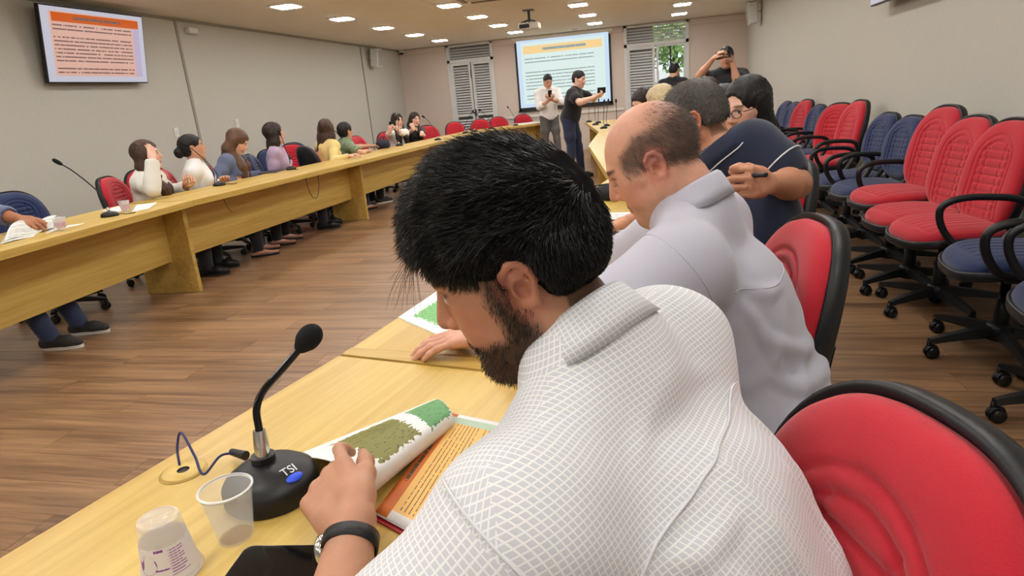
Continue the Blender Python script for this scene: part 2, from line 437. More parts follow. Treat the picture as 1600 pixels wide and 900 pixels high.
def map_back(V, z0, x0, tilt):
    c, s = math.cos(tilt), math.sin(tilt)      # a -> y, b -> up the back, n -> forward
    return [(x0 + n * c - b * s, a, z0 + b * c + n * s) for a, b, n in V]
def map_seat(V, z0, x0, front=.03):
    return [(x0 + b, -a, z0 + n - (front * max(0, b / .23) ** 3)) for a, b, n in V]
CH = {}
def make_chair(color, high, arms):
    key = (color, high, arms)
    if key in CH: return copy_tree(CH[key])
    root = empty('office_chair'); fab = M_red if color == 'red' else M_blue
    hh, hw, tilt, egg = (.28, .225, .20, .10) if high else (.225, .225, .17, .16)
    zb = .715 if high else .50 + hh
    xb = -.245
    gk = ('m', high)
    if gk not in CH:
        CH[gk] = (cushion_mesh('b', hw, hh, .055, 2.7, 'back', egg=egg, curve=.035), shell_mesh(hw, hh, 2.7, .035, egg), cushion_mesh('s', .245, .235, .05, 2.9, 'seat', curve=0.0, rings=40, segs=112), shell_mesh(.245, .235, 2.9, 0, 0, bulge=.02))
    cb, sb, cs, ss = CH[gk]
    bk = raw('backrest_cushion', map_back(cb[0], zb, xb, tilt), cb[1], fab, root, True)
    raw('back_shell', map_back(sb[0], zb, xb, tilt), sb[1], M_black, bk, True)
    lb = Vector(map_back([(hw * .99, -.35 * hh, .03)], zb, xb, tilt)[0])
    MB().box((lb.x - .008, lb.y - .001, lb.z - .012), (lb.x + .004, lb.y + .006, lb.z + .012)).build('fabric_tag', M_white, bk)
    st = raw('seat_cushion', map_seat(cs[0], .455, .0), cs[1], fab, root, True)
    raw('seat_shell', map_seat(ss[0], .455, .0), ss[1], M_black, st, True)
    # back support bar
    p = smooth_path([(-.02, 0, .385), (-.20, 0, .385), (-.285, 0, .42), (-.315, 0, .50), (xb - .10, 0, zb - .05)], 6)
    MB().tube(p, .036, 10, flat=(.4, 1)).build('back_support', M_black, root)
    MB().box((-.10, -.07, .375), (.10, .07, .42)).build('tilt_mechanism', M_black, root, .006)
    MB().tube([(0, -.05, .40), (.02, -.26, .405), (.02, -.29, .40)], .008, 6).build('lever', M_black, root)
    MB().lathe([(.0, .10), (.032, .10), (.032, .26), (.020, .262), (.020, .39), (0, .39)], 14).build('gas_column', M_black, root)
    base = MB().lathe([(0, .07), (.055, .07), (.055, .13), (.04, .145), (0, .145)], 16)
    for k in range(5):
        a = 2 * PI * k / 5 + .3; M = Matrix.Rotation(a, 4, 'Z')
        V = []
        for x, w, z0, z1 in ((.03, .030, .085, .135), (.15, .026, .083, .122), (.27, .020, .075, .102), (.315, .017, .070, .092)):
            V += [M @ Vector(v) for v in ((x, -w, z0), (x, w, z0), (x, w * .6, z1), (x, -w * .6, z1))]
        base.add(V, [(i * 4 + j, i * 4 + (j + 1) % 4, (i + 1) * 4 + (j + 1) % 4, (i + 1) * 4 + j) for i in range(3) for j in range(4)] + [(12, 13, 14, 15), (3, 2, 1, 0)])
    bs = base.build('star_base', M_black, root)
    if 'caster' not in CH:
        c = MB()
        Mx = Matrix.Rotation(PI / 2, 4, 'X')
        for sgn in (-1, 1):
            c.lathe([(0, -.009), (.020, -.009), (.0265, -.004), (.0265, .006), (.02, .009), (0, .009)], 16, Matrix.Translation((0, sgn * .017, .0265)) @ Mx)
        c.lathe([(.0, .0), (.008, 0), (.008, .035), (0, .035)], 8, Matrix.Translation((0.018, 0, .045)))
        c.tube([(-.024, 0, .036), (-.018, 0, .05), (0, 0, .0575), (.02, 0, .052), (.029, 0, .036)], .0075, 6, flat=(1, 2.0))
        me = bpy.data.meshes.new('caster'); me.from_pydata(c.V, [], c.F); me.polygons.foreach_set('use_smooth', c.S); me.materials.append(M_black); CH['caster'] = me
    for k in range(5):
        a = 2 * PI * k / 5 + .3
        o = bpy.data.objects.new('caster', CH['caster']); COL.objects.link(o); o.parent = bs
        o.location = (.30 * math.cos(a), .30 * math.sin(a), 0); o.rotation_euler = (0, 0, a + 1.9 * k)
    if arms:
        for sgn in (-1, 1):
            pts = [(-.02, .245, .425), (-.10, .275, .50), (-.155, .29, .60), (-.12, .292, .655), (0, .292, .672), (.12, .292, .668), (.195, .29, .63), (.195, .287, .55), (.14, .275, .46), (.06, .245, .425)]
            p = smooth_path([(x, sgn * y, z) for x, y, z in pts], 5)
            MB().tube(p, .017, 10, flat=(1, 1.15)).build('armrest', M_black, root)
            MB().box((-.06, min(sgn * .10, sgn * .255), .405), (.10, max(sgn * .10, sgn * .255), .428)).build('arm_bracket', M_black, root)
    CH[key] = root
    return root
def chair(x, y, deg, color, high, arms, label, group=None, dz=0.0):
    c = make_chair(color, high, arms)
    for ch in c.children:
        if ch.name.split('.')[0] != 'star_base': ch.location.z = dz
    c.location = (x, y, 0); c.rotation_euler = (0, 0, math.radians(deg)); tag(c, label, 'chair', group)
    return c
# row pushed back against the right wall (deg = facing)
RIGHT = [
    (1.52, 2.50, 172, 'blue', False, True, 'navy office chair whose seat corner shows beside the next navy armchair'),
    (1.52, 3.12, 175, 'blue', False, True, 'navy office chair with loop armrests in front of the red pair by the wall'),
    (1.50, 3.74, 189, 'red', True, False, 'armless red office chair next to the navy armchair by the wall'),
    (1.49, 4.14, 189, 'red', True, False, 'armless red office chair squeezed between two other red chairs by the wall'),
    (1.53, 4.62, 191, 'red', True, False, 'red high-back office chair beside the two navy chairs, its bar support bare'),
    (1.55, 5.22, 188, 'blue', False, True, 'navy armchair right next to the bare-supported red high-back by the wall'),
    (1.56, 5.76, 188, 'blue', False, True, 'navy armchair second from the bare-supported red high-back by the wall'),
    (1.54, 6.52, 190, 'red', True, True, 'tall red armchair between the navy pairs along the right wall'),
    (1.58, 7.05, 212, 'red', True, False, 'red office chair turned edge-on behind the tall red armchair'),
    (1.60, 7.68, 188, 'blue', False, True, 'navy chair next to the edge-on red chair along the wall'),
    (1.60, 8.22, 188, 'blue', False, True, 'navy chair between another navy chair and the far red chair'),
    (1.60, 8.90, 196, 'red', True, True, 'farthest red high-back chair of the row along the right wall'),
    (1.60, 9.58, 188, 'blue', False, False, 'navy chair just beyond the farthest red chair of the wall row'),
    (1.60, 10.18, 188, 'blue', False, False, 'navy chair last in the row along the right wall'),
]
for i, r_ in enumerate(RIGHT): chair(*r_, group='spare office chairs along the right wall', dz=.04 if i in (4, 7) else 0.0)
# chairs of the men at the near tables
chair(.006, .594, 200, 'red', True, False, 'large red high-back chair behind the man in the checked shirt', dz=-.06)
chair(.09, 1.63, 188, 'red', True, False, 'red high-back chair behind the bald man in the lilac shirt', dz=-.04)
chair(.22, 2.52, 192, 'red', True, False, 'red chair behind the man in the navy polo')
chair(.28, 3.22, 200, 'red', True, True, 'red chair of the dark-haired woman with glasses')

# ------------------------------------------------------------------ people: smooth distance fields turned into meshes
A3 = lambda v: np.array(v, dtype=np.float64)
def nrm(v): v = A3(v); return v / (np.linalg.norm(v) + 1e-12)
class Field:
    """list of rounded cones and ellipsoids blended smoothly"""
    def __init__(s): s.P = []
    def cone(s, a, b, ra, rb, k=.02, op=1, tag=''): s.P.append(('c', A3(a), A3(b), ra, rb, k, op, tag)); return s
    def ell(s, c, r, M=None, k=.02, op=1, tag=''): s.P.append(('e', A3(c), A3(r), np.eye(3) if M is None else np.array(M), 0, k, op, tag)); return s
    def plane(s, p, n, k=.002, tag=''): s.P.append(('p', A3(p), nrm(n), 0, 0, k, -1, tag)); return s      # keeps the side n points away from
    def chain(s, pts, rs, k=.02, tag='', op=1):
        for i in range(len(pts) - 1): s.cone(pts[i], pts[i + 1], rs[i], rs[i + 1], k, op, tag)
        return s
    def sub(s, tags): f = Field(); f.P = [p for p in s.P if p[7] in tags]; return f
    def bounds(s):
        lo = np.full(3, 1e9); hi = -lo
        for p in s.P:
            if p[6] < 0: continue
            if p[0] == 'c':
                for q, r in ((p[1], p[3]), (p[2], p[4])): lo = np.minimum(lo, q - r); hi = np.maximum(hi, q + r)
            elif p[0] == 'e': r = p[2].max(); lo = np.minimum(lo, p[1] - r); hi = np.maximum(hi, p[1] + r)
        return lo, hi
    def ev(s, X):
        d = np.full(len(X), 1.0, np.float32)
        for kind, a, b, ra, rb, k, op, _ in s.P:
            if kind == 'c':
                c = (a + b) * .5; R = np.linalg.norm(b - a) * .5 + max(ra, rb) + .06
            elif kind == 'e': c = a; R = b.max() + .06
            if kind == 'p':
                idx = slice(None); Y = X
            else:
                q = X - c.astype(np.float32); idx = np.nonzero(np.einsum('ij,ij->i', q, q) < R * R)[0]
                if len(idx) == 0: continue
                Y = X[idx]
            if kind == 'c':
                ba = (b - a).astype(np.float32); l2 = max(float(ba @ ba), 1e-9); pa = Y - a.astype(np.float32)
                t = np.clip(pa @ ba / l2, 0, 1); di = np.sqrt(((pa - t[:, None] * ba) ** 2).sum(1)) - (ra + (rb - ra) * t)
            elif kind == 'e':
                y = (Y - a.astype(np.float32)) @ ra.astype(np.float32)       # columns of ra: local axes
                k0 = np.sqrt(((y / b.astype(np.float32)) ** 2).sum(1)); k1 = np.sqrt(((y / (b * b).astype(np.float32)) ** 2).sum(1)) + 1e-9
                di = k0 * (k0 - 1) / k1
            else: di = -((Y - a.astype(np.float32)) @ b.astype(np.float32))
            D = d[idx]
            if op > 0: h = np.clip(.5 + .5 * (D - di) / k, 0, 1); d[idx] = D * (1 - h) + di * h - k * h * (1 - h)
            else: h = np.clip(.5 - .5 * (D + di) / k, 0, 1); d[idx] = D * (1 - h) - di * h + k * h * (1 - h)
        return d
def mesh_field(f, h, box=None, disp=None, pad=.03):
    lo, hi = f.bounds() if box is None else (A3(box[0]), A3(box[1]))
    if box is None: lo = lo - pad; hi = hi + pad
    B = 4; n = np.ceil((hi - lo) / (h * B)).astype(int) * B + 1; n = np.maximum(n, B + 1)
    cn = (n - 1) // B
    cc = np.stack(np.meshgrid(*[np.arange(c) for c in cn], indexing='ij'), -1).reshape(-1, 3)
    cp = (lo + (cc + .5) * h * B).astype(np.float32)
    d0 = f.ev(cp); act = np.abs(d0) < h * B * .9 + .028
    G = np.ones(n, np.float32)
    # sign fill
    sg = np.where(d0 < 0, -1.0, 1.0).astype(np.float32).reshape(cn)
    G[:-1, :-1, :-1] = np.repeat(np.repeat(np.repeat(sg, B, 0), B, 1), B, 2)
    M = np.zeros(n, bool)
    am = np.repeat(np.repeat(np.repeat(act.reshape(cn), B, 0), B, 1), B, 2)
    M[:-1, :-1, :-1] |= am; M[1:, :-1, :-1] |= am; M[:-1, 1:, :-1] |= am; M[:-1, :-1, 1:] |= am; M[1:, 1:, :-1] |= am; M[1:, :-1, 1:] |= am; M[:-1, 1:, 1:] |= am; M[1:, 1:, 1:] |= am
    ii = np.nonzero(M); X = (lo + np.stack(ii, -1) * h).astype(np.float32)
    v = np.empty(len(X), np.float32)
    for c0 in range(0, len(X), 400000):
        x = X[c0:c0 + 400000]; dv = f.ev(x)
        if disp is not None:
            nb = np.abs(dv) < .03; dv[nb] += disp(x[nb])
        v[c0:c0 + 400000] = dv
    G[ii] = v
    # surface nets
    S = G < 0
    cnt = np.zeros(np.array(n) - 1, np.int8)
    for dx in (0, 1):
        for dy in (0, 1):
            for dz in (0, 1): cnt += S[dx:n[0] - 1 + dx, dy:n[1] - 1 + dy, dz:n[2] - 1 + dz]
    cells = np.nonzero((cnt > 0) & (cnt < 8)); C = np.stack(cells, -1)
    if len(C) == 0: return np.zeros((0, 3)), np.zeros((0, 4), int)
    vid = np.full(cnt.shape, -1, np.int64); vid[cells] = np.arange(len(C))
    acc = np.zeros((len(C), 3)); num = np.zeros(len(C))
    cor = [(a, b, c) for a in (0, 1) for b in (0, 1) for c in (0, 1)]
    val = {c: G[cells[0] + c[0], cells[1] + c[1], cells[2] + c[2]] for c in cor}
    for c in cor:
        for ax in range(3):
            if c[ax] == 0:
                e = list(c); e[ax] = 1; g0, g1 = val[c], val[tuple(e)]; cr = (g0 < 0) != (g1 < 0)
                t = np.where(cr, g0 / np.where(cr, g0 - g1, 1), 0); p = np.tile(A3(c), (len(C), 1)); p[:, ax] = t
                acc[cr] += p[cr]; num[cr] += 1
    V = lo + (C + acc / num[:, None]) * h
    Q = []
    for ax in range(3):
        o1, o2 = [(1, 2), (2, 0), (0, 1)][ax]
        sl0 = [slice(None)] * 3; sl1 = [slice(None)] * 3; sl0[ax] = slice(0, n[ax] - 1); sl1[ax] = slice(1, n[ax])
        s0, s1 = S[tuple(sl0)], S[tuple(sl1)]
        e = np.nonzero(s0 != s1); E = np.stack(e, -1)
        ok = (E[:, o1] > 0) & (E[:, o2] > 0) & (E[:, o1] < n[o1] - 1) & (E[:, o2] < n[o2] - 1); E = E[ok]
        ins = s0[tuple(E.T)]
        def cid(a, b):
            q = E.copy(); q[:, o1] -= a; q[:, o2] -= b; return vid[tuple(q.T)]
        q = np.stack([cid(1, 1), cid(0, 1), cid(0, 0), cid(1, 0)], -1)
        q[~ins] = q[~ins][:, ::-1]; Q.append(q)
    Q = np.concatenate(Q); Q = Q[(Q >= 0).all(1)]
    return V, Q
def smooth_mesh(V, Q, it=1, lam=.5):
    for _ in range(it):
        acc = np.zeros_like(V); num = np.zeros(len(V))
        for a in range(4):
            b = (a + 1) % 4
            np.add.at(acc, Q[:, a], V[Q[:, b]]); np.add.at(num, Q[:, a], 1); np.add.at(acc, Q[:, b], V[Q[:, a]]); np.add.at(num, Q[:, b], 1)
        num = np.maximum(num, 1); V = V + lam * (acc / num[:, None] - V)
    return V
def field_obj(name, V, Q, m, parent, colors=None, uv=None):
    me = bpy.data.meshes.new(name)
    me.vertices.add(len(V)); me.vertices.foreach_set('co', np.asarray(V, np.float32).ravel())
    me.loops.add(len(Q) * 4); me.loops.foreach_set('vertex_index', Q.astype(np.int32).ravel())
    me.polygons.add(len(Q)); me.polygons.foreach_set('loop_start', np.arange(0, len(Q) * 4, 4, dtype=np.int32))
    try: me.polygons.foreach_set('loop_total', np.full(len(Q), 4, np.int32))
    except Exception: pass
    me.update(calc_edges=True); me.validate(); me.shade_smooth()
    if colors is not None:
        a = me.color_attributes.new('tint', 'FLOAT_COLOR', 'POINT'); c4 = np.ones((len(V), 4), np.float32); c4[:, :3] = colors; a.data.foreach_set('color', c4.ravel())
    if uv is not None and len(me.loops) == len(Q) * 4:
        l = me.uv_layers.new(name='cloth'); l.data.foreach_set('uv', uv.astype(np.float32).ravel())
    o = link(name, me, parent, m); return o

def frame(fwd, up):
    f = nrm(fwd); l = nrm(np.cross(up, f)); u = np.cross(f, l); return np.stack([f, l, u], -1)      # columns: forward, left, up
def rot(axis, a):
    return np.array(Matrix.Rotation(a, 3, Vector(axis)))
def head_field(f, c, M, s=1.0, detail=True, jaw=1.0, nose=1.0, fat=0.0, ears=True, ear=.86):
    """c: middle of the head, M: columns forward/left/up"""
    P = lambda x, y, z: c + M @ (A3((x, y, z)) * s)
    T = 'head'
    f.ell(P(-.014, 0, .034), A3((.099, .077, .088)) * s, M, .02 * s, tag=T)
    f.ell(P(.030, 0, -.025), A3((.064, .060 + fat * .3, .090)) * s, M, .03 * s, tag=T)
    for y in (-1, 1):
        f.cone(P(-.012, y * .052, -.045), P(.058, y * (.016 + fat * .3), -.098), (.022 + fat) * s, (.018 + fat * .5) * s, .03 * s, tag=T)
        f.cone(P(.052, y * .044, -.012), P(.03, y * .058, -.006), .020 * s, .018 * s, .02 * s, tag=T)
        f.ell(P(.050, y * .036, -.045), A3((.028, .022 + fat * .4, .03)) * s, M, .02 * s, tag=T)
    f.cone(P(.068, -.010, -.101), P(.068, .010, -.101), .016 * jaw * s, .016 * jaw * s, .02 * s, tag=T)
    if fat: f.ell(P(.02, 0, -.10), A3((.05, .05, .03 + fat)) * s, M, .03 * s, tag=T)
    f.cone(P(.079, -.034, .026), P(.079, .034, .026), .011 * s, .011 * s, .014 * s, tag=T)
    if detail:
        for y in (-1, 1):
            f.ell(P(.098, y * .032, .006), A3((.020, .021, .013)) * s, M, .012 * s, -1, T)
            f.ell(P(.073, y * .031, .005), A3((.0135, .016, .0115)) * s, M, .004 * s, 1, T)
        f.cone(P(.086, 0, .022), P(.108 * nose, 0, -.026), .0085 * s, .0125 * s, .010 * s, tag=T)
        for y in (-1, 1): f.ell(P(.094, y * .0135, -.032), A3((.011, .0085, .008)) * s, M, .006 * s, 1, T)
        f.ell(P(.086, 0, -.060), A3((.011, .024, .0065)) * s, M, .006 * s, 1, T)
        f.ell(P(.084, 0, -.072), A3((.0115, .021, .0075)) * s, M, .006 * s, 1, T)
        f.ell(P(.100, 0, -.0655), A3((.012, .027, .0014)) * s, M, .004 * s, -1, T)
    if ears:
        q = s * ear
        for y in (-1, 1):
            Me = M @ rot((0, 1, 0), .18) @ rot((0, 0, 1), y * .35)
            E = lambda x, yy, z: P(-.012, y * .079, -.004) + Me @ (A3((x, yy * y, z)) * q)
            f.cone(E(.004, -.01, -.02), E(-.004, .0, .012), .011 * q, .013 * q, .012 * q, tag=T)
            rim = [E(.014, -.002, .012), E(.010, .007, .026), E(-.004, .011, .033), E(-.018, .012, .028), E(-.024, .012, .012), E(-.022, .010, -.004), E(-.014, .006, -.018), E(-.004, .003, -.029), E(.006, -.002, -.026)]
            f.chain(rim, [.0048 * q, .0052 * q, .0055 * q, .0055 * q, .0055 * q, .005 * q, .0055 * q, .0085 * q, .006 * q], .005 * q, T)
            f.ell(E(-.006, -.003, .004), A3((.016, .005, .025)) * q, Me, .005 * q, 1, T)
            f.cone(E(.010, .004, -.004), E(.008, .005, -.010), .0042 * q, .0038 * q, .004 * q, tag=T)
            f.cone(E(-.012, .006, .018), E(-.013, .005, -.008), .0036 * q, .0034 * q, .003 * q, tag=T)
            f.ell(E(-.001, .008, -.005), A3((.0095, .013, .013)) * q, Me, .003 * q, -1, T)
FING = [(.034, .090, .042, .026, .021), (.011, .094, .047, .030, .022), (-.012, .091, .044, .028, .021), (-.033, .083, .034, .021, .019)]
def hand_field(f, wrist, d, n, thumb_side, curl=(.25, .4, .3), spread=.08, thumb=(.6, .5), s=1.0, curls=None, k=.006):
    """d: wrist to knuckles, n: out of the palm, thumb_side: unit vector towards the thumb"""
    d = nrm(d); n = nrm(n - d * np.dot(n, d)); t = nrm(thumb_side); t = nrm(t - d * np.dot(t, d) - n * np.dot(t, n))
    P = lambda a, b, c=0: A3(wrist) + (d * a + t * b + n * c) * s
    T = 'hand'; tips = []
    f.cone(P(0, .012), P(.030, .022), .021 * s, .020 * s, .015, tag=T); f.cone(P(0, -.010), P(.030, -.016), .020 * s, .018 * s, .015, tag=T)
    for b, L0, *_ in FING: f.cone(P(.022, b * .75, .003), P(L0 - .006, b, 0), .0155 * s, .0125 * s, .014, tag=T)
    f.ell(P(.042, .026, .013), A3((.030, .016, .014)) * s, np.stack([d, t, n], -1), .012, tag=T)
    for i, (b, L0, l1, l2, l3) in enumerate(FING):
        cu = curls[i] if curls else curl
        base = P(L0, b); ang = 0; p = base; r = [.0102, .0094, .0084, .0070]
        if i == 3: r = [q * .88 for q in r]
        sp = spread * (1.5 - i)
        for j, l in enumerate((l1, l2, l3)):
            ang += cu[j]
            dr = (d * math.cos(sp) + t * math.sin(sp)) * math.cos(ang) + n * math.sin(ang)
            q = p + dr * l * s; f.cone(p, q, r[j] * s, r[j + 1] * s, k, tag=T); p = q
        tips.append(p)
    # thumb leaves the side of the palm near its base
    p0 = P(.026, .030, .006); th, cv = thumb
    dr = nrm(d * math.cos(th) + t * math.sin(th) * .9 + n * .35); p1 = p0 + dr * .042 * s
    dr2 = nrm(dr + d * cv * .8 + n * cv * .35 - t * cv * .5); p2 = p1 + dr2 * .032 * s
    dr3 = nrm(dr2 + d * cv * .5 - t * cv * .35); p3 = p2 + dr3 * .026 * s
    f.chain([p0, p1, p2, p3], [.0165 * s, .0120 * s, .0108 * s, .0078 * s], .010, T)
    return tips
def ik(a, b, l1, l2, hint):
    a, b = A3(a), A3(b); v = b - a; D = min(np.linalg.norm(v), (l1 + l2) * .999); u = nrm(v)
    x = (l1 * l1 - l2 * l2 + D * D) / (2 * D); hgt = math.sqrt(max(l1 * l1 - x * x, 0)); hn = A3(hint) - a; hn = nrm(hn - u * np.dot(hn, u))
    return a + u * x + hn * hgt, a + u * D
def vnoise(X, s, seed=0):
    """cheap smooth noise"""
    r = np.random.RandomState(seed); o = np.zeros(len(X), np.float32)
    for i in range(5):
        w = r.normal(size=3); w /= np.linalg.norm(w); o += np.sin(X @ (w * s * (1 + .35 * i)).astype(np.float32) + r.uniform(0, 6.28)) / (1 + .3 * i)
    return o / 3.0
SKIN = {'light': (226, 182, 160), 'mid': (206, 158, 130), 'tan': (168, 112, 82), 'dark': (132, 86, 62)}
M_skin = mat('skin', (190, 140, 112), .5, attr='tint', noise=(60, .05), subsurf=.12, spec=.35, bump=(220, .08))
def cloth_mat(name, col, rough=.85, fine=600, amt=.06): return mat('cloth_' + name, col, rough, noise=(fine, amt), bump=(fine, .2), sheen=.15)
def hair_mat(name, col): return mat('hair_' + name, col, .45, noise=(40, .35, (6, 6, 1)), bump=(120, .6, (3, 3, .5)), spec=.4)
HAIR = {'black': hair_mat('black', (20, 17, 17)), 'brown': hair_mat('brown', (66, 44, 32)), 'dkbrown': hair_mat('dkbrown', (42, 29, 24)), 'ltbrown': hair_mat('ltbrown', (96, 68, 50)), 'grey': hair_mat('grey', (70, 66, 62)), 'blond': hair_mat('blond', (196, 178, 140))}

def person(label, J, clothes, hair, skin='light', h=.009, hh=.006, hands=None, sex='m', bulk=1.0, group=None, headkw=None, paint=None, cdisp=None, extra=None, legs=True):
    """J: joints in room coordinates. keys: pelvis, chest, neck, head (centre), hf (head forward), hu (head up),
    shL/elL/wrL, shR/elR/wrR, hipL/knL/anL, hipR/knR/anR, facing"""
    root = empty('person', (J['pelvis'][0], J['pelvis'][1], min(J['anL'][2], J['anR'][2]) - .07 if legs else 0), 0, label, 'person', group)
    org = A3(root.location); g = {k: (A3(v) - org if k not in ('hf', 'hu', 'facing') else A3(v)) for k, v in J.items()}
    s = J.get('scale', 1.0); s = float(np.ravel(s)[0]) if not np.isscalar(s) else s
    f = Field(); M = frame(g['hf'], g['hu']); b = bulk; w = 1.0 if sex == 'm' else .90
    lat = nrm(g['shL'] - g['shR']); F_ = A3(g['facing']); F_ = nrm(F_ - lat * np.dot(F_, lat))
    spine = nrm(g['neck'] - g['pelvis']); fw = nrm(np.cross(lat, spine)); B = np.stack([fw, lat, spine], -1)
    # torso
    T = 'torso'; ch = g['chest']; pv = g['pelvis']; nk = g['neck']
    f.ell(pv + spine * .02, A3((.125 * b, .165 * w * b, .12)), B, .05, tag=T)
    bel = pv * .55 + ch * .45
    f.ell(bel + fw * .01, A3((.118 * b, .150 * w * b, .16)), B, .06, tag=T)
    f.ell(ch, A3((.115 * b, .160 * w * (1 + (b - 1) * .6), .17)), B, .06, tag=T)
    for S in 'LR':
        f.cone(g['sh' + S], nk + spine * .005, .056 * w * (1 + (b - 1) * .5), .050 * w, .05, tag=T)
        f.cone(ch + spine * .03 + lat * (.06 if S == 'L' else -.06), g['sh' + S], .09 * w, .058 * w, .05, tag=T)
    if sex == 'f':
        for y in (-1, 1): f.ell(ch + fw * .085 + lat * y * .068 - spine * .02, A3((.055, .06, .062)), B, .03, tag=T)
    # neck and head
    hc = g['head']; nb = hc + M @ A3((-.026, 0, -.075)); nr = (.056 if sex == 'm' else .046) * (1 + (b - 1) * .8)
    f.cone(nk, nb, nr * 1.12, nr, .03, tag='neck')
    head_field(f, hc, M, **(headkw or {}))
    # arms
    for S in 'LR':
        f.chain([g['sh' + S], g['sh' + S] * .5 + g['el' + S] * .5, g['el' + S]], [.056 * w * b, .050 * w * b, .040 * w * b], .03, 'uarm' + S)
        e, wr = g['el' + S], g['wr' + S]
        f.chain([e, e * .7 + wr * .3, wr], [.040 * w * b, .041 * w * b, .027 * w], .02, 'farm' + S)
    if legs:
        for S in 'LR':
            hp, kn, an = g['hip' + S], g['kn' + S], g['an' + S]
            f.chain([hp, hp * .4 + kn * .6, kn], [.088 * b * w, .072 * b * w, .055], .04, 'thigh'); f.chain([kn, kn * .68 + an * .32, an], [.055, .054, .036], .02, 'shin')
            td = nrm(A3(J.get('toe' + S, J['facing'])) * A3((1, 1, 0)))
            f.cone(an + A3((0, 0, -.025)), an + td * .13 + A3((0, 0, -.045)), .034, .022, .02, tag='foot')
    hd = hands or {}
    palm = {}
    for S in 'LR':
        kw = dict(hd.get(S) or {})
        d = nrm(g['wr' + S] - g['el' + S])
        dd = kw.pop('d', d); nn = kw.pop('n', A3((0, 0, -1))); tt = kw.pop('t', None)
        if tt is None: tt = nrm(np.cross(nn, dd)) * (1 if S == 'L' else -1) * -1
        palm[S] = hand_field(f, g['wr' + S] + nrm(dd) * .01, dd, nn, tt, s=(1.0 if sex == 'm' else .9), **kw)
    # ---- mesh: coarse body, fine head and hands
    V, Q = mesh_field(f, h)
    boxes = []
    lo = hc - .155; hi = hc + .16; boxes.append((lo, hi))
    for S in 'LR':
        pts = np.array([g['wr' + S]] + palm[S]); boxes.append((pts.min(0) - .05, pts.max(0) + .05))
    if hh < h:
        keep = np.ones(len(Q), bool); cen = V[Q].mean(1)
        for lo, hi in boxes: keep &= ~((cen > lo + h * 1.2) & (cen < hi - h * 1.2)).all(1)
        parts = [(V, Q[keep])]
        done = []
        for lo, hi in boxes:
            v, q = mesh_field(f, hh, (lo, hi))
            if len(q):
                c2 = v[q].mean(1); kk = np.ones(len(q), bool)
                for l2, h2 in done: kk &= ~((c2 > l2 + hh) & (c2 < h2 - hh)).all(1)
                parts.append((v, q[kk])); done.append((lo, hi))
        n0 = 0; VV = []; QQ = []
        for v, q in parts: VV.append(v); QQ.append(q + n0); n0 += len(v)
        V = np.concatenate(VV); Q = np.concatenate(QQ)
        used = np.zeros(len(V), bool); used[Q.ravel()] = True; mp = np.cumsum(used) - 1; V = V[used]; Q = mp[Q]
    # ---- skin tint, facial colouring
    base = A3(s2l(SKIN[skin] if isinstance(skin, str) else skin)[:3]); col = np.tile(base, (len(V), 1)).astype(np.float32)
    hs = (headkw or {}).get('s', 1.0)
    y = (V - hc) @ M / hs; near = np.linalg.norm(y, axis=1) < .17
    def blend(mask, c, a=1.0):
        m_ = (mask * a)[:, None]; col[:] = col * (1 - m_) + A3(s2l(c)[:3]) * m_
    def blob(x0, x1, x2, r0, r1, r2, soft=.35):
        q = np.sqrt(((y[:, 0] - x0) / r0) ** 2 + ((np.abs(y[:, 1]) - x1) / r1) ** 2 + ((y[:, 2] - x2) / r2) ** 2); return np.clip((1 + soft - q) / soft, 0, 1) * near
    blend(blob(.07, .048, -.03, .03, .024, .022, 1.0), (205, 120, 100), .30)
    blend(blob(.105, 0, -.03, .02, .018, .015, .8), (205, 120, 100), .25)
    blend(blob(.09, 0, -.066, .02, .023, .011, .4), (170, 82, 78) if sex == 'f' else (165, 100, 88), .75)
    blend(blob(.085, .033, .029, .02, .020, .0045, .5), (40, 28, 24), .85 if sex == 'm' else .75)
    blend(blob(.088, .031, .005, .014, .013, .0055, .35), (225, 215, 208), .9)
    blend(blob(.09, .031, .005, .014, .006, .0062, .3), (30, 20, 18), 1.0)
    blend(blob(.086, .031, .0115, .016, .017, .003, .5), (40, 26, 24), .8)
    if paint: paint(y, blob, blend, near, V)
    body = field_obj('body', V, Q, M_skin, root, colors=col)
    # ---- clothing
    def inflate(tags, t, kk=1.0):
        q = Field()
        for p in f.P:
            if p[7] in tags and p[6] > 0:
                if p[0] == 'c': q.P.append(('c', p[1], p[2], p[3] + t, p[4] + t, p[5] * kk, 1, p[7]))
                else: q.P.append(('e', p[1], p[2] + t, p[3], 0, p[5] * kk, 1, p[7]))
        return q
    ctx = dict(root=root, body=body, f=f, g=g, B=B, M=M, hc=hc, fw=fw, lat=lat, spine=spine, inflate=inflate, h=h, org=org, palm=palm, nb=nb, nr=nr)
    for c in clothes: c(ctx)
    if hair: hair(ctx)
    if extra: extra(ctx)
    return ctx
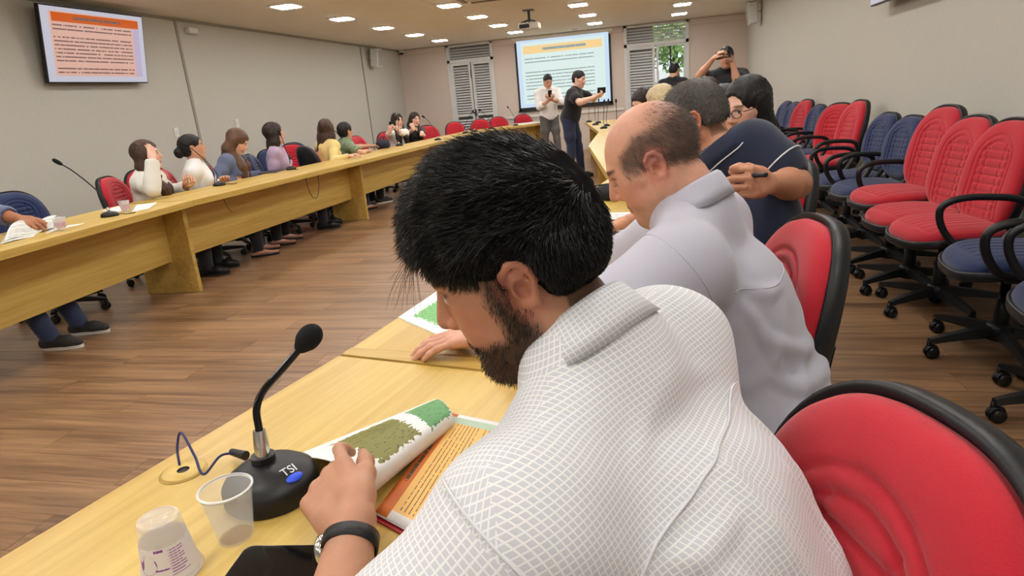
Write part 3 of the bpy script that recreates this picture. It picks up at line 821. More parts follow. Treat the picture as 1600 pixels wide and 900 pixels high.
def shirt(col_mat, sleeve='long', t=.012, neck=.02, hem=-.10, name='shirt', voxel=None, disp=None, loose=1.0, uvs=None, folds=None, vneck=0.0, sm=0, base=False):
    """sleeve: long / short / elbow / none"""
    def go(x):
        g = x['g']; tags = ['torso', 'uarmL', 'uarmR'] + (['farmL', 'farmR'] if sleeve in ('long', 'three') else [])
        q = x['inflate'](tags, t)
        if folds: folds(q, x)
        nk, sp = g['neck'], x['spine']
        if base: q.cone(nk - sp * .03, nk + nrm(x['nb'] - nk) * .015, x['nr'] * 1.12 + t * .8, x['nr'] * 1.12 + t * .7, .04, 1, 'torso')
        if neck is not None:
            nd = nrm(x['nb'] - nk); nd = nrm(nd + sp * .35)
            q.cone(nk + nd * (.03 + neck) + x['fw'] * vneck * .3, nk + nd * .18, x['nr'] + .004 + vneck * .5, x['nr'] + .012, .008, -1)
            if vneck: q.cone(nk + sp * neck + x['fw'] * .06, nk + x['fw'] * .12 - sp * vneck * 2.2, .04, .012, .008, -1)
        q.plane(g['pelvis'] + sp * hem, -sp, .006)
        fr = {'short': .62, 'elbow': .92, 'none': .2, 'long': .90, 'three': .35}[sleeve]; out = []
        seg = 'farm' if sleeve in ('long', 'three') else 'uarm'
        for p in q.P:
            if p[7] in (seg + 'L', seg + 'R'):
                S = p[7][-1]; sh, el = (g['sh' + S], g['el' + S]) if seg == 'uarm' else (g['el' + S], g['wr' + S]); L = np.linalg.norm(el - sh); d = (el - sh) / L
                a = np.dot(p[1] - sh, d) / L; b2 = np.dot(p[2] - sh, d) / L
                if a >= fr: continue
                u = (fr - a) / (b2 - a) if b2 > fr else 1.0; ex = (.008 if seg == 'uarm' else .003) * loose
                p = ('c', p[1], p[1] + (p[2] - p[1]) * u, p[3] + ex * .6, p[3] + (p[4] - p[3]) * u + ex, p[5], 1, p[7])
            out.append(p)
        q.P = out
        # square the sleeve ends
        for S in 'LR':
            sh, el = (g['sh' + S], g['el' + S]) if seg == 'uarm' else (g['el' + S], g['wr' + S]); e_ = sh + (el - sh) * fr; d = nrm(el - sh)
            q.cone(e_ + d * .05, e_ + d * .055, .0505, .0505, .004, -1)
        V, Q = mesh_field(q, voxel or x['h'], disp=disp)
        if sm: V = smooth_mesh(V, Q, sm)
        uv = uvs(x, V, Q) if uvs else None
        o = field_obj(name, V, Q, col_mat, x['root'], uv=uv); x[name] = o; x[name + '_field'] = q
    return go
def trousers(col_mat, t=.010, name='trousers', cut=.95):
    def go(x):
        g = x['g']; q = x['inflate'](['thigh', 'shin'], t)
        q.ell(g['pelvis'] - x['spine'] * .0, A3((.135, .178, .11)), x['B'], .04)
        q.plane(g['pelvis'] + x['spine'] * .10, x['spine'], .004)
        for S in 'LR':
            q.cone(g['kn' + S], g['an' + S], .062, .050, .03)
        zz = min(g['anL'][2], g['anR'][2]); q.plane((0, 0, zz - .01), (0, 0, -1), .004)
        V, Q = mesh_field(q, max(x['h'], .011)); x['trousers'] = field_obj(name, V, Q, col_mat, x['root'])
    return go
def shoes(col_mat, sole_mat=None, bare=False):
    def go(x):
        g = x['g']
        for S in 'LR':
            an = g['an' + S]; ft = [p for p in x['f'].P if p[7] == 'foot'][0 if S == 'L' else 1]
            d = nrm((ft[2] - ft[1]) * A3((1, 1, 0))); z0 = an[2] - .07
            q = Field(); b0 = A3((an[0], an[1], z0))
            q.cone(b0 - d * .045 + A3((0, 0, .045)), b0 + d * .10 + A3((0, 0, .045)), .042, .042, .02); q.cone(b0 + d * .10 + A3((0, 0, .04)), b0 + d * .165 + A3((0, 0, .035)), .042, .030, .02)
            if not bare: q.cone(b0 - d * .02 + A3((0, 0, .05)), an + A3((0, 0, .01)), .042, .046, .02)
            q.plane(b0 + A3((0, 0, .018)), (0, 0, -1), .003)
            if bare: q.plane(b0 + A3((0, 0, .045)), (0, 0, 1), .004)
            V, Q = mesh_field(q, .008); sh = field_obj('shoe', V, Q, col_mat, x['root'])
            m = MB(); pts = []; side = np.cross(d, A3((0, 0, 1)))
            for a in range(18):
                an_ = 2 * PI * a / 18; cx = math.cos(an_); pts.append((b0 + d * (.058 + .138 * cx) + side * math.sin(an_) * (.043 if cx < .3 else .043))[:2])
            m.prism(pts, z0 + .001, z0 + .021); m.build('sole', sole_mat or col_mat, sh)
    return go
def hair_cap(kind, colr, len_=.35, vol=1.0, voxel=None, fringe=0.0, side=None, part=0.0, ear_gap=True, nape=-.075):
    """kinds: short, long, bun"""
    def go(x):
        M, hc, g = x['M'], x['hc'], x['g']; P = lambda a, b, c: hc + M @ A3((a, b, c)); q = Field(); v = vol
        q.ell(P(-.018, 0, .040), A3((.103 + .012 * v, .080 + .010 * v, .090 + .012 * v)), M, .02)
        if kind in ('short', 'bun'):
            q.ell(P(-.055, 0, -.01), A3((.060, .072 + .004 * v, .07)), M, .03)
            q.ell(P(.108, 0, -.038), A3((.075, .12, .112)), M, .012, -1)
            q.ell(P(.03, 0, -.10), A3((.085, .12, .085)), M, .015, -1)
            q.plane(P(-.03, 0, nape), -M[:, 2] , .01)
            if ear_gap:
                for s_ in (-1, 1): q.ell(P(-.008, s_ * .10, -.010), A3((.030, .036, .040)), M, .01, -1)
            if kind == 'bun':
                q.ell(P(-.13, 0, -.02), A3((.045, .05, .05)), M, .015)
        else:
            dn = A3((0, 0, -1.0)) * .8 + (-M[:, 2]) * .2; dn = nrm(dn)
            for y in (-1, 0, 1):
                a = P(-.045 if y == 0 else -.03, y * .062, .0); b2 = P(-.07 if y == 0 else -.045, y * .070, -.10)
                c2 = b2 + dn * len_ * .45 - x['fw'] * (.055 if y == 0 else .04); d2 = b2 + dn * len_ * .85 - x['fw'] * (.07 if y == 0 else .055)
                if side and y in side: c2 = b2 + dn * len_ * .42 + x['fw'] * .13; d2 = b2 + dn * len_ * .88 + x['fw'] * .165
                q.chain([a, b2, c2, d2], [.045 * v, .047 * v, .045 * v, .018 * v], .04)
                if y: q.cone(P(-.004, y * .068, .040), P(-.014, y * .074, -.085), .026, .030, .03)
            q.ell(P(.112, part, -.03), A3((.078, .062, .112)), M, .012, -1)
            q.ell(P(.09, 0, -.12), A3((.06, .062, .10)), M, .02, -1)
        r = np.random.RandomState(3)
        def dsp(X):
            yy = (X - hc.astype(np.float32)) @ M.astype(np.float32); ph = np.arctan2(yy[:, 1], yy[:, 0] + .02)
            return (.0022 * np.sin(ph * 34 + 3 * np.sin(yy[:, 2] * 18)) + .0016 * np.sin(ph * 71 + yy[:, 2] * 11)).astype(np.float32)
        V, Q = mesh_field(q, voxel or max(.0065, x['h'] * .7), disp=dsp)
        x['hair'] = field_obj('hair', V, Q, HAIR[colr] if isinstance(colr, str) else colr, x['root'])
    return go

# pose helpers --------------------------------------------------------------
def pose_sit(pel, face, lean=.15, head=None, hyaw=0.0, hpitch=0.0, hroll=0.0, wrL=None, wrR=None, elL=None, elR=None, size=1.0, sw=.185, torso=.50, knee=.44, stance=.0, twist=0.0, feet=None):
    """face: degrees of the facing direction; angles in radians; wrists in (forward, left, up) relative to the pelvis unless 3-vectors given in room coordinates by key abs"""
    a = math.radians(face); F_ = A3((math.cos(a), math.sin(a), 0)); Lf = A3((-math.sin(a), math.cos(a), 0)); U = A3((0, 0, 1)); z = size
    up = nrm(U * math.cos(lean) + F_ * math.sin(lean)); pel = A3(pel)
    at_ = a + twist; Lt = A3((-math.sin(at_), math.cos(at_), 0))
    chest = pel + up * .30 * z; neck = pel + up * torso * z
    J = dict(pelvis=pel, chest=chest, neck=neck, facing=F_)
    shc = neck - up * .075 * z
    J['shL'] = shc + Lt * sw * z; J['shR'] = shc - Lt * sw * z
    ha = at_ + hyaw; hf = A3((math.cos(ha), math.sin(ha), 0)); hl = A3((-math.sin(ha), math.cos(ha), 0))
    hF = nrm(hf * math.cos(hpitch) - U * math.sin(hpitch)); hU = np.cross(hF, hl); hU = nrm(hU * math.cos(hroll) + hl * math.sin(hroll))
    J['hf'] = hF; J['hu'] = hU
    J['head'] = A3(head) if head is not None else neck + up * .055 * z + hU * .095 + hF * .028
    rel = lambda v: pel + F_ * v[0] + Lf * v[1] + U * v[2]
    for S, w_, e_, sg in (('L', wrL, elL, 1), ('R', wrR, elR, -1)):
        w_ = rel(w_) if w_ is not None else rel((.30, sg * .16, .14))
        e_ = rel(e_) if e_ is not None else rel((-.05, sg * .40, .05))
        J['el' + S], J['wr' + S] = ik(J['sh' + S], w_, .285 * z, .255 * z, e_)
        J['hip' + S] = pel + Lf * sg * .09 - U * .02; J['kn' + S] = J['hip' + S] + F_ * knee + Lf * sg * .05 + U * .02
        J['an' + S] = A3((*(J['kn' + S] + F_ * (-.02 + stance) + Lf * sg * .0)[:2], .07))
    return J
def pose_stand(foot, face, height=1.72, lean=0.0, hyaw=0, hpitch=0, wrL=None, wrR=None, elL=None, elR=None, sw=.19, hroll=0, bend=0.0):
    a = math.radians(face); F_ = A3((math.cos(a), math.sin(a), 0)); Lf = A3((-math.sin(a), math.cos(a), 0)); U = A3((0, 0, 1)); z = height / 1.72
    pel = A3((foot[0], foot[1], .95 * z)) - F_ * bend
    J = pose_sit(pel, face, lean, None, hyaw, hpitch, hroll, wrL, wrR, elL, elR, z, sw)
    for S, sg in (('L', 1), ('R', -1)):
        J['hip' + S] = pel + Lf * sg * .09; J['an' + S] = A3((*(A3((foot[0], foot[1], 0)) + Lf * sg * .11 + F_ * (.03 * sg))[:2], .07)); J['kn' + S] = J['hip' + S] * .5 + J['an' + S] * .5 + F_ * .03
    return J

# ------------------------------------------------------------------ finer dressing: collars, seams, hair strands
def grad(q, X, e=.002):
    X = np.asarray(X, np.float32); g_ = np.stack([q.ev(X + np.eye(3, dtype=np.float32)[i] * e) - q.ev(X - np.eye(3, dtype=np.float32)[i] * e) for i in range(3)], -1)
    return g_ / (np.linalg.norm(g_, axis=1, keepdims=True) + 1e-9)
def to_surface(q, X, it=6, off=0.0):
    X = np.asarray(X, np.float32).copy()
    for _ in range(it): X -= grad(q, X) * (q.ev(X) - off)[:, None] * .9
    return X
def seam(q, pts, m, parent, r=.0013, name='seam', n=8, off=0.0):
    P = to_surface(q, np.array(smooth_path(pts, n)), off=off); return MB().tube(list(P), r, 6).build(name, m, parent)
def collar(x, m, c, ax, front, r0=.066, stand=.034, leaf=.050, gap=.35, drop=.02, flare=.02, parent=None, trim=None, name='collar', squash=1.0, snap=None):
    """c: centre on the neck, ax: collar axis (up the neck), front: direction of the opening"""
    ax = nrm(ax); fr = nrm(A3(front) - ax * np.dot(front, ax)); sd = np.cross(ax, fr); n = 60; V = []; Fc = []
    for i in range(n + 1):
        th = gap + (2 * PI - 2 * gap) * i / n; w_ = abs(math.cos(th / 2)) ** 3; back = math.sin(th / 2) ** 2
        d = fr * math.cos(th) + sd * math.sin(th) * squash
        P = lambda r, z: c + d * r + ax * z
        st = stand * (.55 + .45 * back); dz = -drop * (1 - back)
        prof = [(r0, dz), (r0 + .001, dz + st), (r0 + .005, dz + st + .004), (r0 + .011, dz + st - .002), (r0 + .011 + flare * .6, dz + st - leaf * .55), (r0 + .012 + flare, dz + st - leaf - w_ * .015), (r0 + .008 + flare, dz + st - leaf - w_ * .015), (r0 + .006 + flare * .5, dz + st - leaf * .55), (r0 + .0045, dz + st - .008), (r0 + .003, dz)]
        V += [P(*q) for q in prof]
    k = 10
    for i in range(n):
        for j in range(k): Fc.append((i * k + j, i * k + (j + 1) % k, (i + 1) * k + (j + 1) % k, (i + 1) * k + j))
    Fc.append(tuple(range(k))); Fc.append(tuple(range(n * k, n * k + k))[::-1])
    if snap is not None:
        for js, w_ in (((5, 6), 1.0), ((4, 7), .6)):
            for j in js:
                ix = np.arange(n + 1) * k + j; P0 = np.array([V[i] for i in ix]); P1 = to_surface(snap, P0, 8, .0035 if j < 6 else .002); dl = P1 - P0; L_ = np.linalg.norm(dl, axis=1); wt = w_ * np.clip(1.6 - L_ / .025, 0, 1)
                for a_, i in enumerate(ix): V[i] = P0[a_] + dl[a_] * wt[a_]
    o = raw(name, V, Fc, m, parent or x['root'], True)
    vs = np.cumsum([0, .034, .006, .007, .03, .025, .004, .025, .03, .03]); l = o.data.uv_layers.new(name='cloth')
    vi = np.zeros(len(o.data.loops), np.int32); o.data.loops.foreach_get('vertex_index', vi)
    uvs_ = np.stack([(vi // k) / n * 2 * PI * (r0 + .01), vs[vi % k]], -1); l.data.foreach_set('uv', uvs_.astype(np.float32).ravel())
    if trim is not None:
        MB().tube([V[i * k + 5] for i in range(0, n + 1)], .0022, 6).build('collar_piping', trim, o)
    return o
def strands(name, roots, dirs, lens, width, m, parent, curl=.3, seed=1, seg=4, bend=None, tipdir=None):
    """thin tapered three-sided hairs"""
    r = np.random.RandomState(seed); N = len(roots); roots = np.asarray(roots, float); dirs = np.asarray(dirs, float); dirs /= np.linalg.norm(dirs, axis=1, keepdims=True) + 1e-9
    a = np.cross(dirs, r.normal(size=(N, 3))); a /= np.linalg.norm(a, axis=1, keepdims=True) + 1e-9; b = np.cross(dirs, a)
    V = np.zeros((N, seg * 3 + 1, 3)); cv = (a * r.normal(size=(N, 1)) + b * r.normal(size=(N, 1))) * curl
    for s in range(seg + 1):
        t = s / seg; c = roots + lens[:, None] * (dirs * t + cv * t * t * .5 + (0 if bend is None else bend * (t * t)))
        wd = width * (1 - .75 * t)
        if s == seg: V[:, seg * 3] = c
        else:
            for k in range(3):
                an = 2 * PI * k / 3; V[:, s * 3 + k] = c + (a * math.cos(an) + b * math.sin(an)) * wd
    Fs = []
    for s in range(seg - 1):
        for k in range(3): Fs.append((s * 3 + k, s * 3 + (k + 1) % 3, (s + 1) * 3 + (k + 1) % 3, (s + 1) * 3 + k))
    q = np.array(Fs); t3 = np.array([((seg - 1) * 3 + k, (seg - 1) * 3 + (k + 1) % 3, seg * 3, seg * 3) for k in range(3)])
    off = (np.arange(N) * (seg * 3 + 1))[:, None, None]
    quads = (q[None] + off).reshape(-1, 4); tris = (t3[None, :, :3] + off).reshape(-1, 3)
    me = bpy.data.meshes.new(name); VV = V.reshape(-1, 3)
    me.vertices.add(len(VV)); me.vertices.foreach_set('co', VV.astype(np.float32).ravel())
    li = np.concatenate([quads.ravel(), tris.ravel()]).astype(np.int32); me.loops.add(len(li)); me.loops.foreach_set('vertex_index', li)
    ls = np.concatenate([np.arange(len(quads)) * 4, len(quads) * 4 + np.arange(len(tris)) * 3]).astype(np.int32); me.polygons.add(len(ls)); me.polygons.foreach_set('loop_start', ls)
    me.update(calc_edges=True); me.shade_smooth()
    return link(name, me, parent, m)
def scatter(V, Q, n, rs, keep=None):
    cen = V[Q].mean(1); ar = np.linalg.norm(np.cross(V[Q[:, 2]] - V[Q[:, 0]], V[Q[:, 3]] - V[Q[:, 1]]), axis=1)
    w = ar * (keep(cen) if keep is not None else 1.0); w = w / w.sum(); i = rs.choice(len(Q), n, p=w); u, v = rs.rand(n, 1), rs.rand(n, 1)
    p = (V[Q[i, 0]] * (1 - u) + V[Q[i, 1]] * u) * (1 - v) + (V[Q[i, 3]] * (1 - u) + V[Q[i, 2]] * u) * v
    nr = np.cross(V[Q[i, 2]] - V[Q[i, 0]], V[Q[i, 3]] - V[Q[i, 1]]); nr /= np.linalg.norm(nr, axis=1, keepdims=True) + 1e-9
    return p, nr
def yaw_frame(yaw, pitch, roll):
    f = A3((math.cos(yaw) * math.cos(pitch), math.sin(yaw) * math.cos(pitch), -math.sin(pitch))); l = A3((-math.sin(yaw), math.cos(yaw), 0)); u = np.cross(f, l)
    return f, u * math.cos(roll) + l * math.sin(roll)
def body_joints(head, hf, hu, neck, F_, shL, shR, pel, elL, wrL, elR, wrR, kneel=None):
    F_ = nrm(F_); Lf = np.cross((0, 0, 1), F_); U = A3((0, 0, 1)); pel = A3(pel)
    J = dict(head=A3(head), hf=hf, hu=hu, neck=A3(neck), facing=F_, shL=A3(shL), shR=A3(shR), pelvis=pel, chest=pel * .38 + A3(neck) * .62, elL=A3(elL), wrL=A3(wrL), elR=A3(elR), wrR=A3(wrR))
    J['chest'] = pel * .40 + (J['shL'] + J['shR']) * .5 * .60
    for S, sg in (('L', 1), ('R', -1)):
        J['hip' + S] = pel + Lf * sg * .10 - U * .02; J['kn' + S] = J['hip' + S] + F_ * .44 + Lf * sg * .06 + U * .0; J['an' + S] = A3((*(J['kn' + S] + F_ * .02)[:2], .07))
    return J

# ---- checked cloth
def check_mat():
    m = bpy.data.materials.new('cloth_check'); m.use_nodes = True; N = m.node_tree.nodes; L = m.node_tree.links; b = N['Principled BSDF']
    uv = N.new('ShaderNodeUVMap'); uv.uv_map = 'cloth'; sp = N.new('ShaderNodeSeparateXYZ'); L.new(uv.outputs[0], sp.inputs[0]); outs = []
    for ax in (0, 1):
        mu = N.new('ShaderNodeMath'); mu.operation = 'MULTIPLY'; mu.inputs[1].default_value = 1 / .0064; L.new(sp.outputs[ax], mu.inputs[0])
        fr = N.new('ShaderNodeMath'); fr.operation = 'FRACT'; L.new(mu.outputs[0], fr.inputs[0])
        pp = N.new('ShaderNodeMath'); pp.operation = 'PINGPONG'; pp.inputs[1].default_value = .5; L.new(fr.outputs[0], pp.inputs[0])
        mr = N.new('ShaderNodeMapRange'); mr.inputs['From Min'].default_value = .085; mr.inputs['From Max'].default_value = .15; L.new(pp.outputs[0], mr.inputs['Value']); outs.append(mr.outputs[0])
    mn = N.new('ShaderNodeMath'); mn.operation = 'MINIMUM'; L.new(outs[0], mn.inputs[0]); L.new(outs[1], mn.inputs[1])
    mx = N.new('ShaderNodeMix'); mx.data_type = 'RGBA'; mx.inputs[6].default_value = s2l((236, 236, 236)); mx.inputs[7].default_value = s2l((204, 206, 211)); L.new(mn.outputs[0], mx.inputs[0]); L.new(mx.outputs[2], b.inputs['Base Color'])
    b.inputs['Roughness'].default_value = .8; b.inputs['Sheen Weight'].default_value = .2
    bp = N.new('ShaderNodeBump'); bp.inputs['Strength'].default_value = .25; bp.inputs['Distance'].default_value = .001; L.new(mn.outputs[0], bp.inputs['Height']); bp.invert = True; L.new(bp.outputs[0], b.inputs['Normal'])
    return m
M_check = check_mat()
def cloth_uv(x, V, Q):
    B, g = x['B'], x['g']; p = (V - g['chest']) @ B; cen = V[Q].mean(1)
    nr = np.cross(V[Q[:, 2]] - V[Q[:, 0]], V[Q[:, 3]] - V[Q[:, 1]]); nr /= np.linalg.norm(nr, axis=1, keepdims=True) + 1e-9; nl = np.abs(nr @ B)
    uv = np.zeros((len(Q), 4, 2)); lp = p[Q]
    back = (nl[:, 0] >= nl[:, 1] * .8); top = (nl[:, 2] > .86)
    uv[:, :, 0] = np.where(back[:, None], lp[:, :, 1], lp[:, :, 0]); uv[:, :, 1] = lp[:, :, 2]
    uv[top, :, 0] = lp[top][:, :, 1]; uv[top, :, 1] = -lp[top][:, :, 0]
    for S in 'LR':
        sh, el, wr = g['sh' + S], g['el' + S], g['wr' + S]; d = nrm(el - sh); t = (cen - sh) @ d; rad = np.linalg.norm(cen - sh - t[:, None] * d, axis=1)
        out = (cen - g['chest']) @ (x['lat'] * (1 if S == 'L' else -1))
        msk = (t > .02) & (rad < .12) & (out > abs(np.dot(sh - g['chest'], x['lat'])) * .93)
        a = nrm(np.cross(d, x['fw'])); b = np.cross(d, a); q = V[Q[msk]] - sh
        an = np.arctan2(q @ b, q @ a); an0 = an[:, :1]; an = an0 + (an - an0 + PI) % (2 * PI) - PI
        uv[msk, :, 0] = an * .062; uv[msk, :, 1] = q @ d
    return uv

# ------------------------------------------------------------------ man in the checked shirt (nearest the lens)
hfA, huA = yaw_frame(3.22, .38, .03); hA = A3((-.166, .714, 1.110))
FA = nrm((-.90, .40, 0))
nkA = A3((-.072, .70, .992)); pelA = A3((.135, .62, .55))
shLA, shRA = A3((-.125, .495, .905)), A3((.004, .835, .948))
wrLA = onz(552, 826, .805); elLA, wrLA = ik(shLA, wrLA, .29, .27, A3((-.22, .15, .70)))
elRA, wrRA = A3((-.13, .99, .80)), A3((-.175, .84, .945))
JA = body_joints(hA, hfA, huA, nkA, FA, shLA, shRA, pelA, elLA, wrLA, elRA, wrRA)
dLA = nrm(onz(497, 735, .83) - wrLA)
def ridges(q, x, lines, k=.013):
    """soft cloth folds: rows of (across, along, radius) points laid just under the cloth"""
    ch, lat, sp, fw = x['g']['chest'], x['lat'], x['spine'], x['fw']; base = Field(); base.P = list(q.P)
    for ln in lines:
        P = np.array(smooth_path([ch + lat * l + sp * s_ - fw * .13 for l, s_, r in ln], 4)); n = len(P); P = to_surface(base, P, 8, -.011)
        rr = np.interp(np.linspace(0, 1, n), np.linspace(0, 1, len(ln)), [r for _, _, r in ln])
        for i in range(n - 1): q.cone(P[i], P[i + 1], rr[i], rr[i + 1], k)
def foldsA(q, x):
    g, fw = x['g'], x['fw']
    q.chain([g['shL'] + fw * .02, g['shL'] * .5 + g['elL'] * .5 - fw * .03, g['elL'] - fw * .01], [.07, .068, .066], .03)
    ridges(q, x, [[(-.11, .06, .010), (-.125, -.05, .019), (-.12, -.17, .020), (-.10, -.30, .015)], [(-.07, .03, .010), (-.085, -.08, .018), (-.08, -.20, .019), (-.055, -.32, .014)], [(-.145, .09, .010), (-.165, .0, .018), (-.165, -.12, .018), (-.15, -.25, .012)],
        [(.02, .13, .011), (.035, .04, .016), (.02, -.08, .016), (-.02, -.26, .013)], [(.13, .08, .010), (.10, .0, .018), (.05, -.10, .018), (.0, -.20, .012)], [(.165, .03, .010), (.13, -.06, .017), (.08, -.16, .017), (.03, -.28, .012)], [(.15, .10, .009), (.12, .085, .014), (.06, .08, .009)], [(.10, .19, .010), (.04, .20, .016), (-.04, .19, .017), (-.11, .165, .012)]])
def dispA(X):
    Bm = CTX_B.astype(np.float32); p = (X - CTX_C.astype(np.float32)) @ Bm
    w1 = np.sin((p[:, 1] * .88 + p[:, 2] * .38) * 52 + 2.0 * np.sin(p[:, 2] * 11 + 1) + 1.5 * np.sin(p[:, 1] * 9)); low = np.clip((.13 - p[:, 2]) / .16, 0, 1) * (.45 + .55 * np.clip((.02 - p[:, 1]) / .12, 0, 1))
    w2 = np.sin((p[:, 2] * .9 - p[:, 1] * .3) * 48 + 2 * np.sin(p[:, 1] * 17))
    return (-.0040 * low * np.maximum(w1, 0) ** 2 - .0014 * w2 - .0026 * vnoise(X, 22, 4)).astype(np.float32)
# frame needed by the cloth relief before the person exists
def _tf(J):
    lat = nrm(J['shL'] - J['shR']); sp = nrm(J['neck'] - J['pelvis']); fw = nrm(np.cross(lat, sp)); return np.stack([fw, lat, sp], -1)
CTX_B = _tf(JA); CTX_C = JA['chest'] - A3((pelA[0], pelA[1], 0))
def paintA(y, blob, blend, near, V):
    # full short beard, faded sides
    jaw = np.clip((-.052 + .030 * np.clip((.030 - y[:, 0]) / .03, 0, 1) - y[:, 2]) / .016, 0, 1) * near * (y[:, 0] > -.03) * np.clip((y[:, 0] + .022) / .02, 0, 1)
    side = np.clip((y[:, 0] + .012) / .012, 0, 1) * np.clip((.034 - y[:, 0]) / .014, 0, 1) * (np.abs(y[:, 1]) > .045) * (y[:, 2] > -.06) * (y[:, 2] < .05)
    lip = blob(.09, 0, -.066, .02, .024, .010, .4)
    blend(np.maximum(jaw * (1 - lip), side * near), (34, 26, 22), .88)
    nape = np.clip((.02 - y[:, 2]) / .07, 0, 1) * (y[:, 0] < -.05) * (y[:, 2] > -.085)
    blend(nape * near * 1.0, (40, 32, 28), .7)
    blend(blob(-.02, .085, -.004, .03, .02, .035, .5), (196, 120, 100), .45)
def hairA(x):
    M, hc = x['M'], x['hc']; P = lambda a, b, c: hc + M @ A3((a, b, c)); q = Field()
    q.ell(P(-.016, 0, .046), A3((.108, .086, .098)), M, .02); q.ell(P(.010, 0, .095), A3((.075, .066, .045)), M, .03); q.ell(P(.056, .004, .078), A3((.028, .052, .028)), M, .03)
    q.ell(P(-.050, 0, .006), A3((.066, .078, .066)), M, .03)
    q.ell(P(.120, 0, -.022), A3((.068, .12, .100)), M, .012, -1); q.ell(P(.030, 0, -.095), A3((.080, .13, .092)), M, .012, -1)
    for s_ in (-1, 1): q.ell(P(-.012, s_ * .10, -.012), A3((.030, .035, .040)), M, .01, -1)
    q.plane(P(-.06, 0, -.050), -M[:, 2] + M[:, 0] * .2, .012)
    V, Q = mesh_field(q, .0055, disp=lambda X: (.004 * vnoise(X, 70, 9) + .003 * vnoise(X, 150, 5)).astype(np.float32))
    hm = mat('hair_jet', (17, 15, 15), .36, spec=.55, noise=(50, .3))
    o = field_obj('hair', V, Q, mat('hair_under', (20, 18, 18), .95, spec=.05), x['root']); x['hair'] = o
    rs = np.random.RandomState(5); n = 30000; p, nr = scatter(V, Q, n, rs); y = (p - hc) @ M; ny = nr @ M
    # clumps share a direction
    cl = rs.randint(0, 900, n); cx = p[rs.choice(n, 900)]
    from_c = ((p[:, None, :] - cx[None, rs.choice(900, 60)]) ** 2).sum(-1).argmin(1) if False else cl
    top = np.clip((y[:, 2] - .02) / .06, 0, 1); frontal = np.clip((y[:, 0] - .0) / .08, 0, 1)
    comb = np.stack([.45 * top + .15, np.sign(y[:, 1]) * .12 * (1 - top), -.45 * (1 - top) - .22 * frontal + .35 * top * (1 - frontal)], -1)
    ph = vnoise((p * 1.0).astype(np.float32), 75, 11)[:, None]; ph2 = vnoise(p.astype(np.float32), 75, 12)[:, None]
    bk_ = np.clip((-y[:, 0] - .0) / .06, 0, 1); dl = comb + ny * (.12 + .08 * top + .12 * bk_)[:, None] + rs.normal(size=(n, 3)) * .05 + np.concatenate([ph * .25, ph2 * .55, ph * .45], 1) * (.35 + .65 * top[:, None]); d = dl @ M.T
    ln = (.015 + .019 * top - .002 * frontal) * (0.7 + .6 * rs.rand(n)); ln *= np.clip((y[:, 2] + .055) / .07, .2, 1); ln *= np.where((np.abs(y[:, 0] + .008) < .034) & (y[:, 2] < .055) & (np.abs(y[:, 1]) > .05), .3, 1.0); ln *= 1 - .35 * frontal
    bend = (A3((0, 0, -.25)) * np.ones((n, 1)))
    strands('hair_strands', p - nr * .002, d, ln, .0008, hm, o, .25, 3, 4, bend)
    # a few loose hairs over the forehead
    k = 24; q0 = np.array([P(.098 + .006 * rs.rand(), -.02 + .05 * rs.rand(), .060 + .01 * rs.rand()) for _ in range(k)])
    strands('loose_hair', q0, np.tile(M @ A3((.75, .05, -.55)), (k, 1)) + rs.normal(size=(k, 3)) * .22, .03 + .03 * rs.rand(k), .0005, hm, o, .3, 8, 5, np.tile(A3((.05, 0, -.5)), (k, 1)))
    # beard stubble
    me = x['body'].data; nv = len(me.vertices); co = np.empty(nv * 3, np.float32); me.vertices.foreach_get('co', co); co = co.reshape(-1, 3); yy = (co - hc) @ M
    nrm_ = np.empty(nv * 3, np.float32); me.vertices.foreach_get('normal', nrm_); nrm_ = nrm_.reshape(-1, 3)
    sel = np.nonzero((np.linalg.norm(yy, axis=1) < .16) & (yy[:, 0] > -.012) & (yy[:, 2] < -.056 + .030 * np.clip((.030 - yy[:, 0]) / .03, 0, 1)) & ~((yy[:, 0] > .075) & (np.abs(yy[:, 1]) < .024) & (yy[:, 2] > -.078)) & (yy[:, 2] > -.128))[0]
    burn = np.nonzero((yy[:, 0] > .002) & (yy[:, 0] < .030) & (np.abs(yy[:, 1]) > .05) & (np.abs(yy[:, 1]) < .085) & (yy[:, 2] > -.06) & (yy[:, 2] < .045))[0]; sel = np.concatenate([sel, burn, burn])
    i = rs.choice(sel, 6500); jit = rs.normal(size=(6500, 3)) * .0016
    strands('beard', co[i] + jit - nrm_[i] * .002, nrm_[i] * .6 + (M @ A3((.25, 0, -.8)))[None], .004 + .005 * rs.rand(6500), .00045, mat('hair_beard', (32, 24, 20), .5), x['body'], .4, 4, 3)
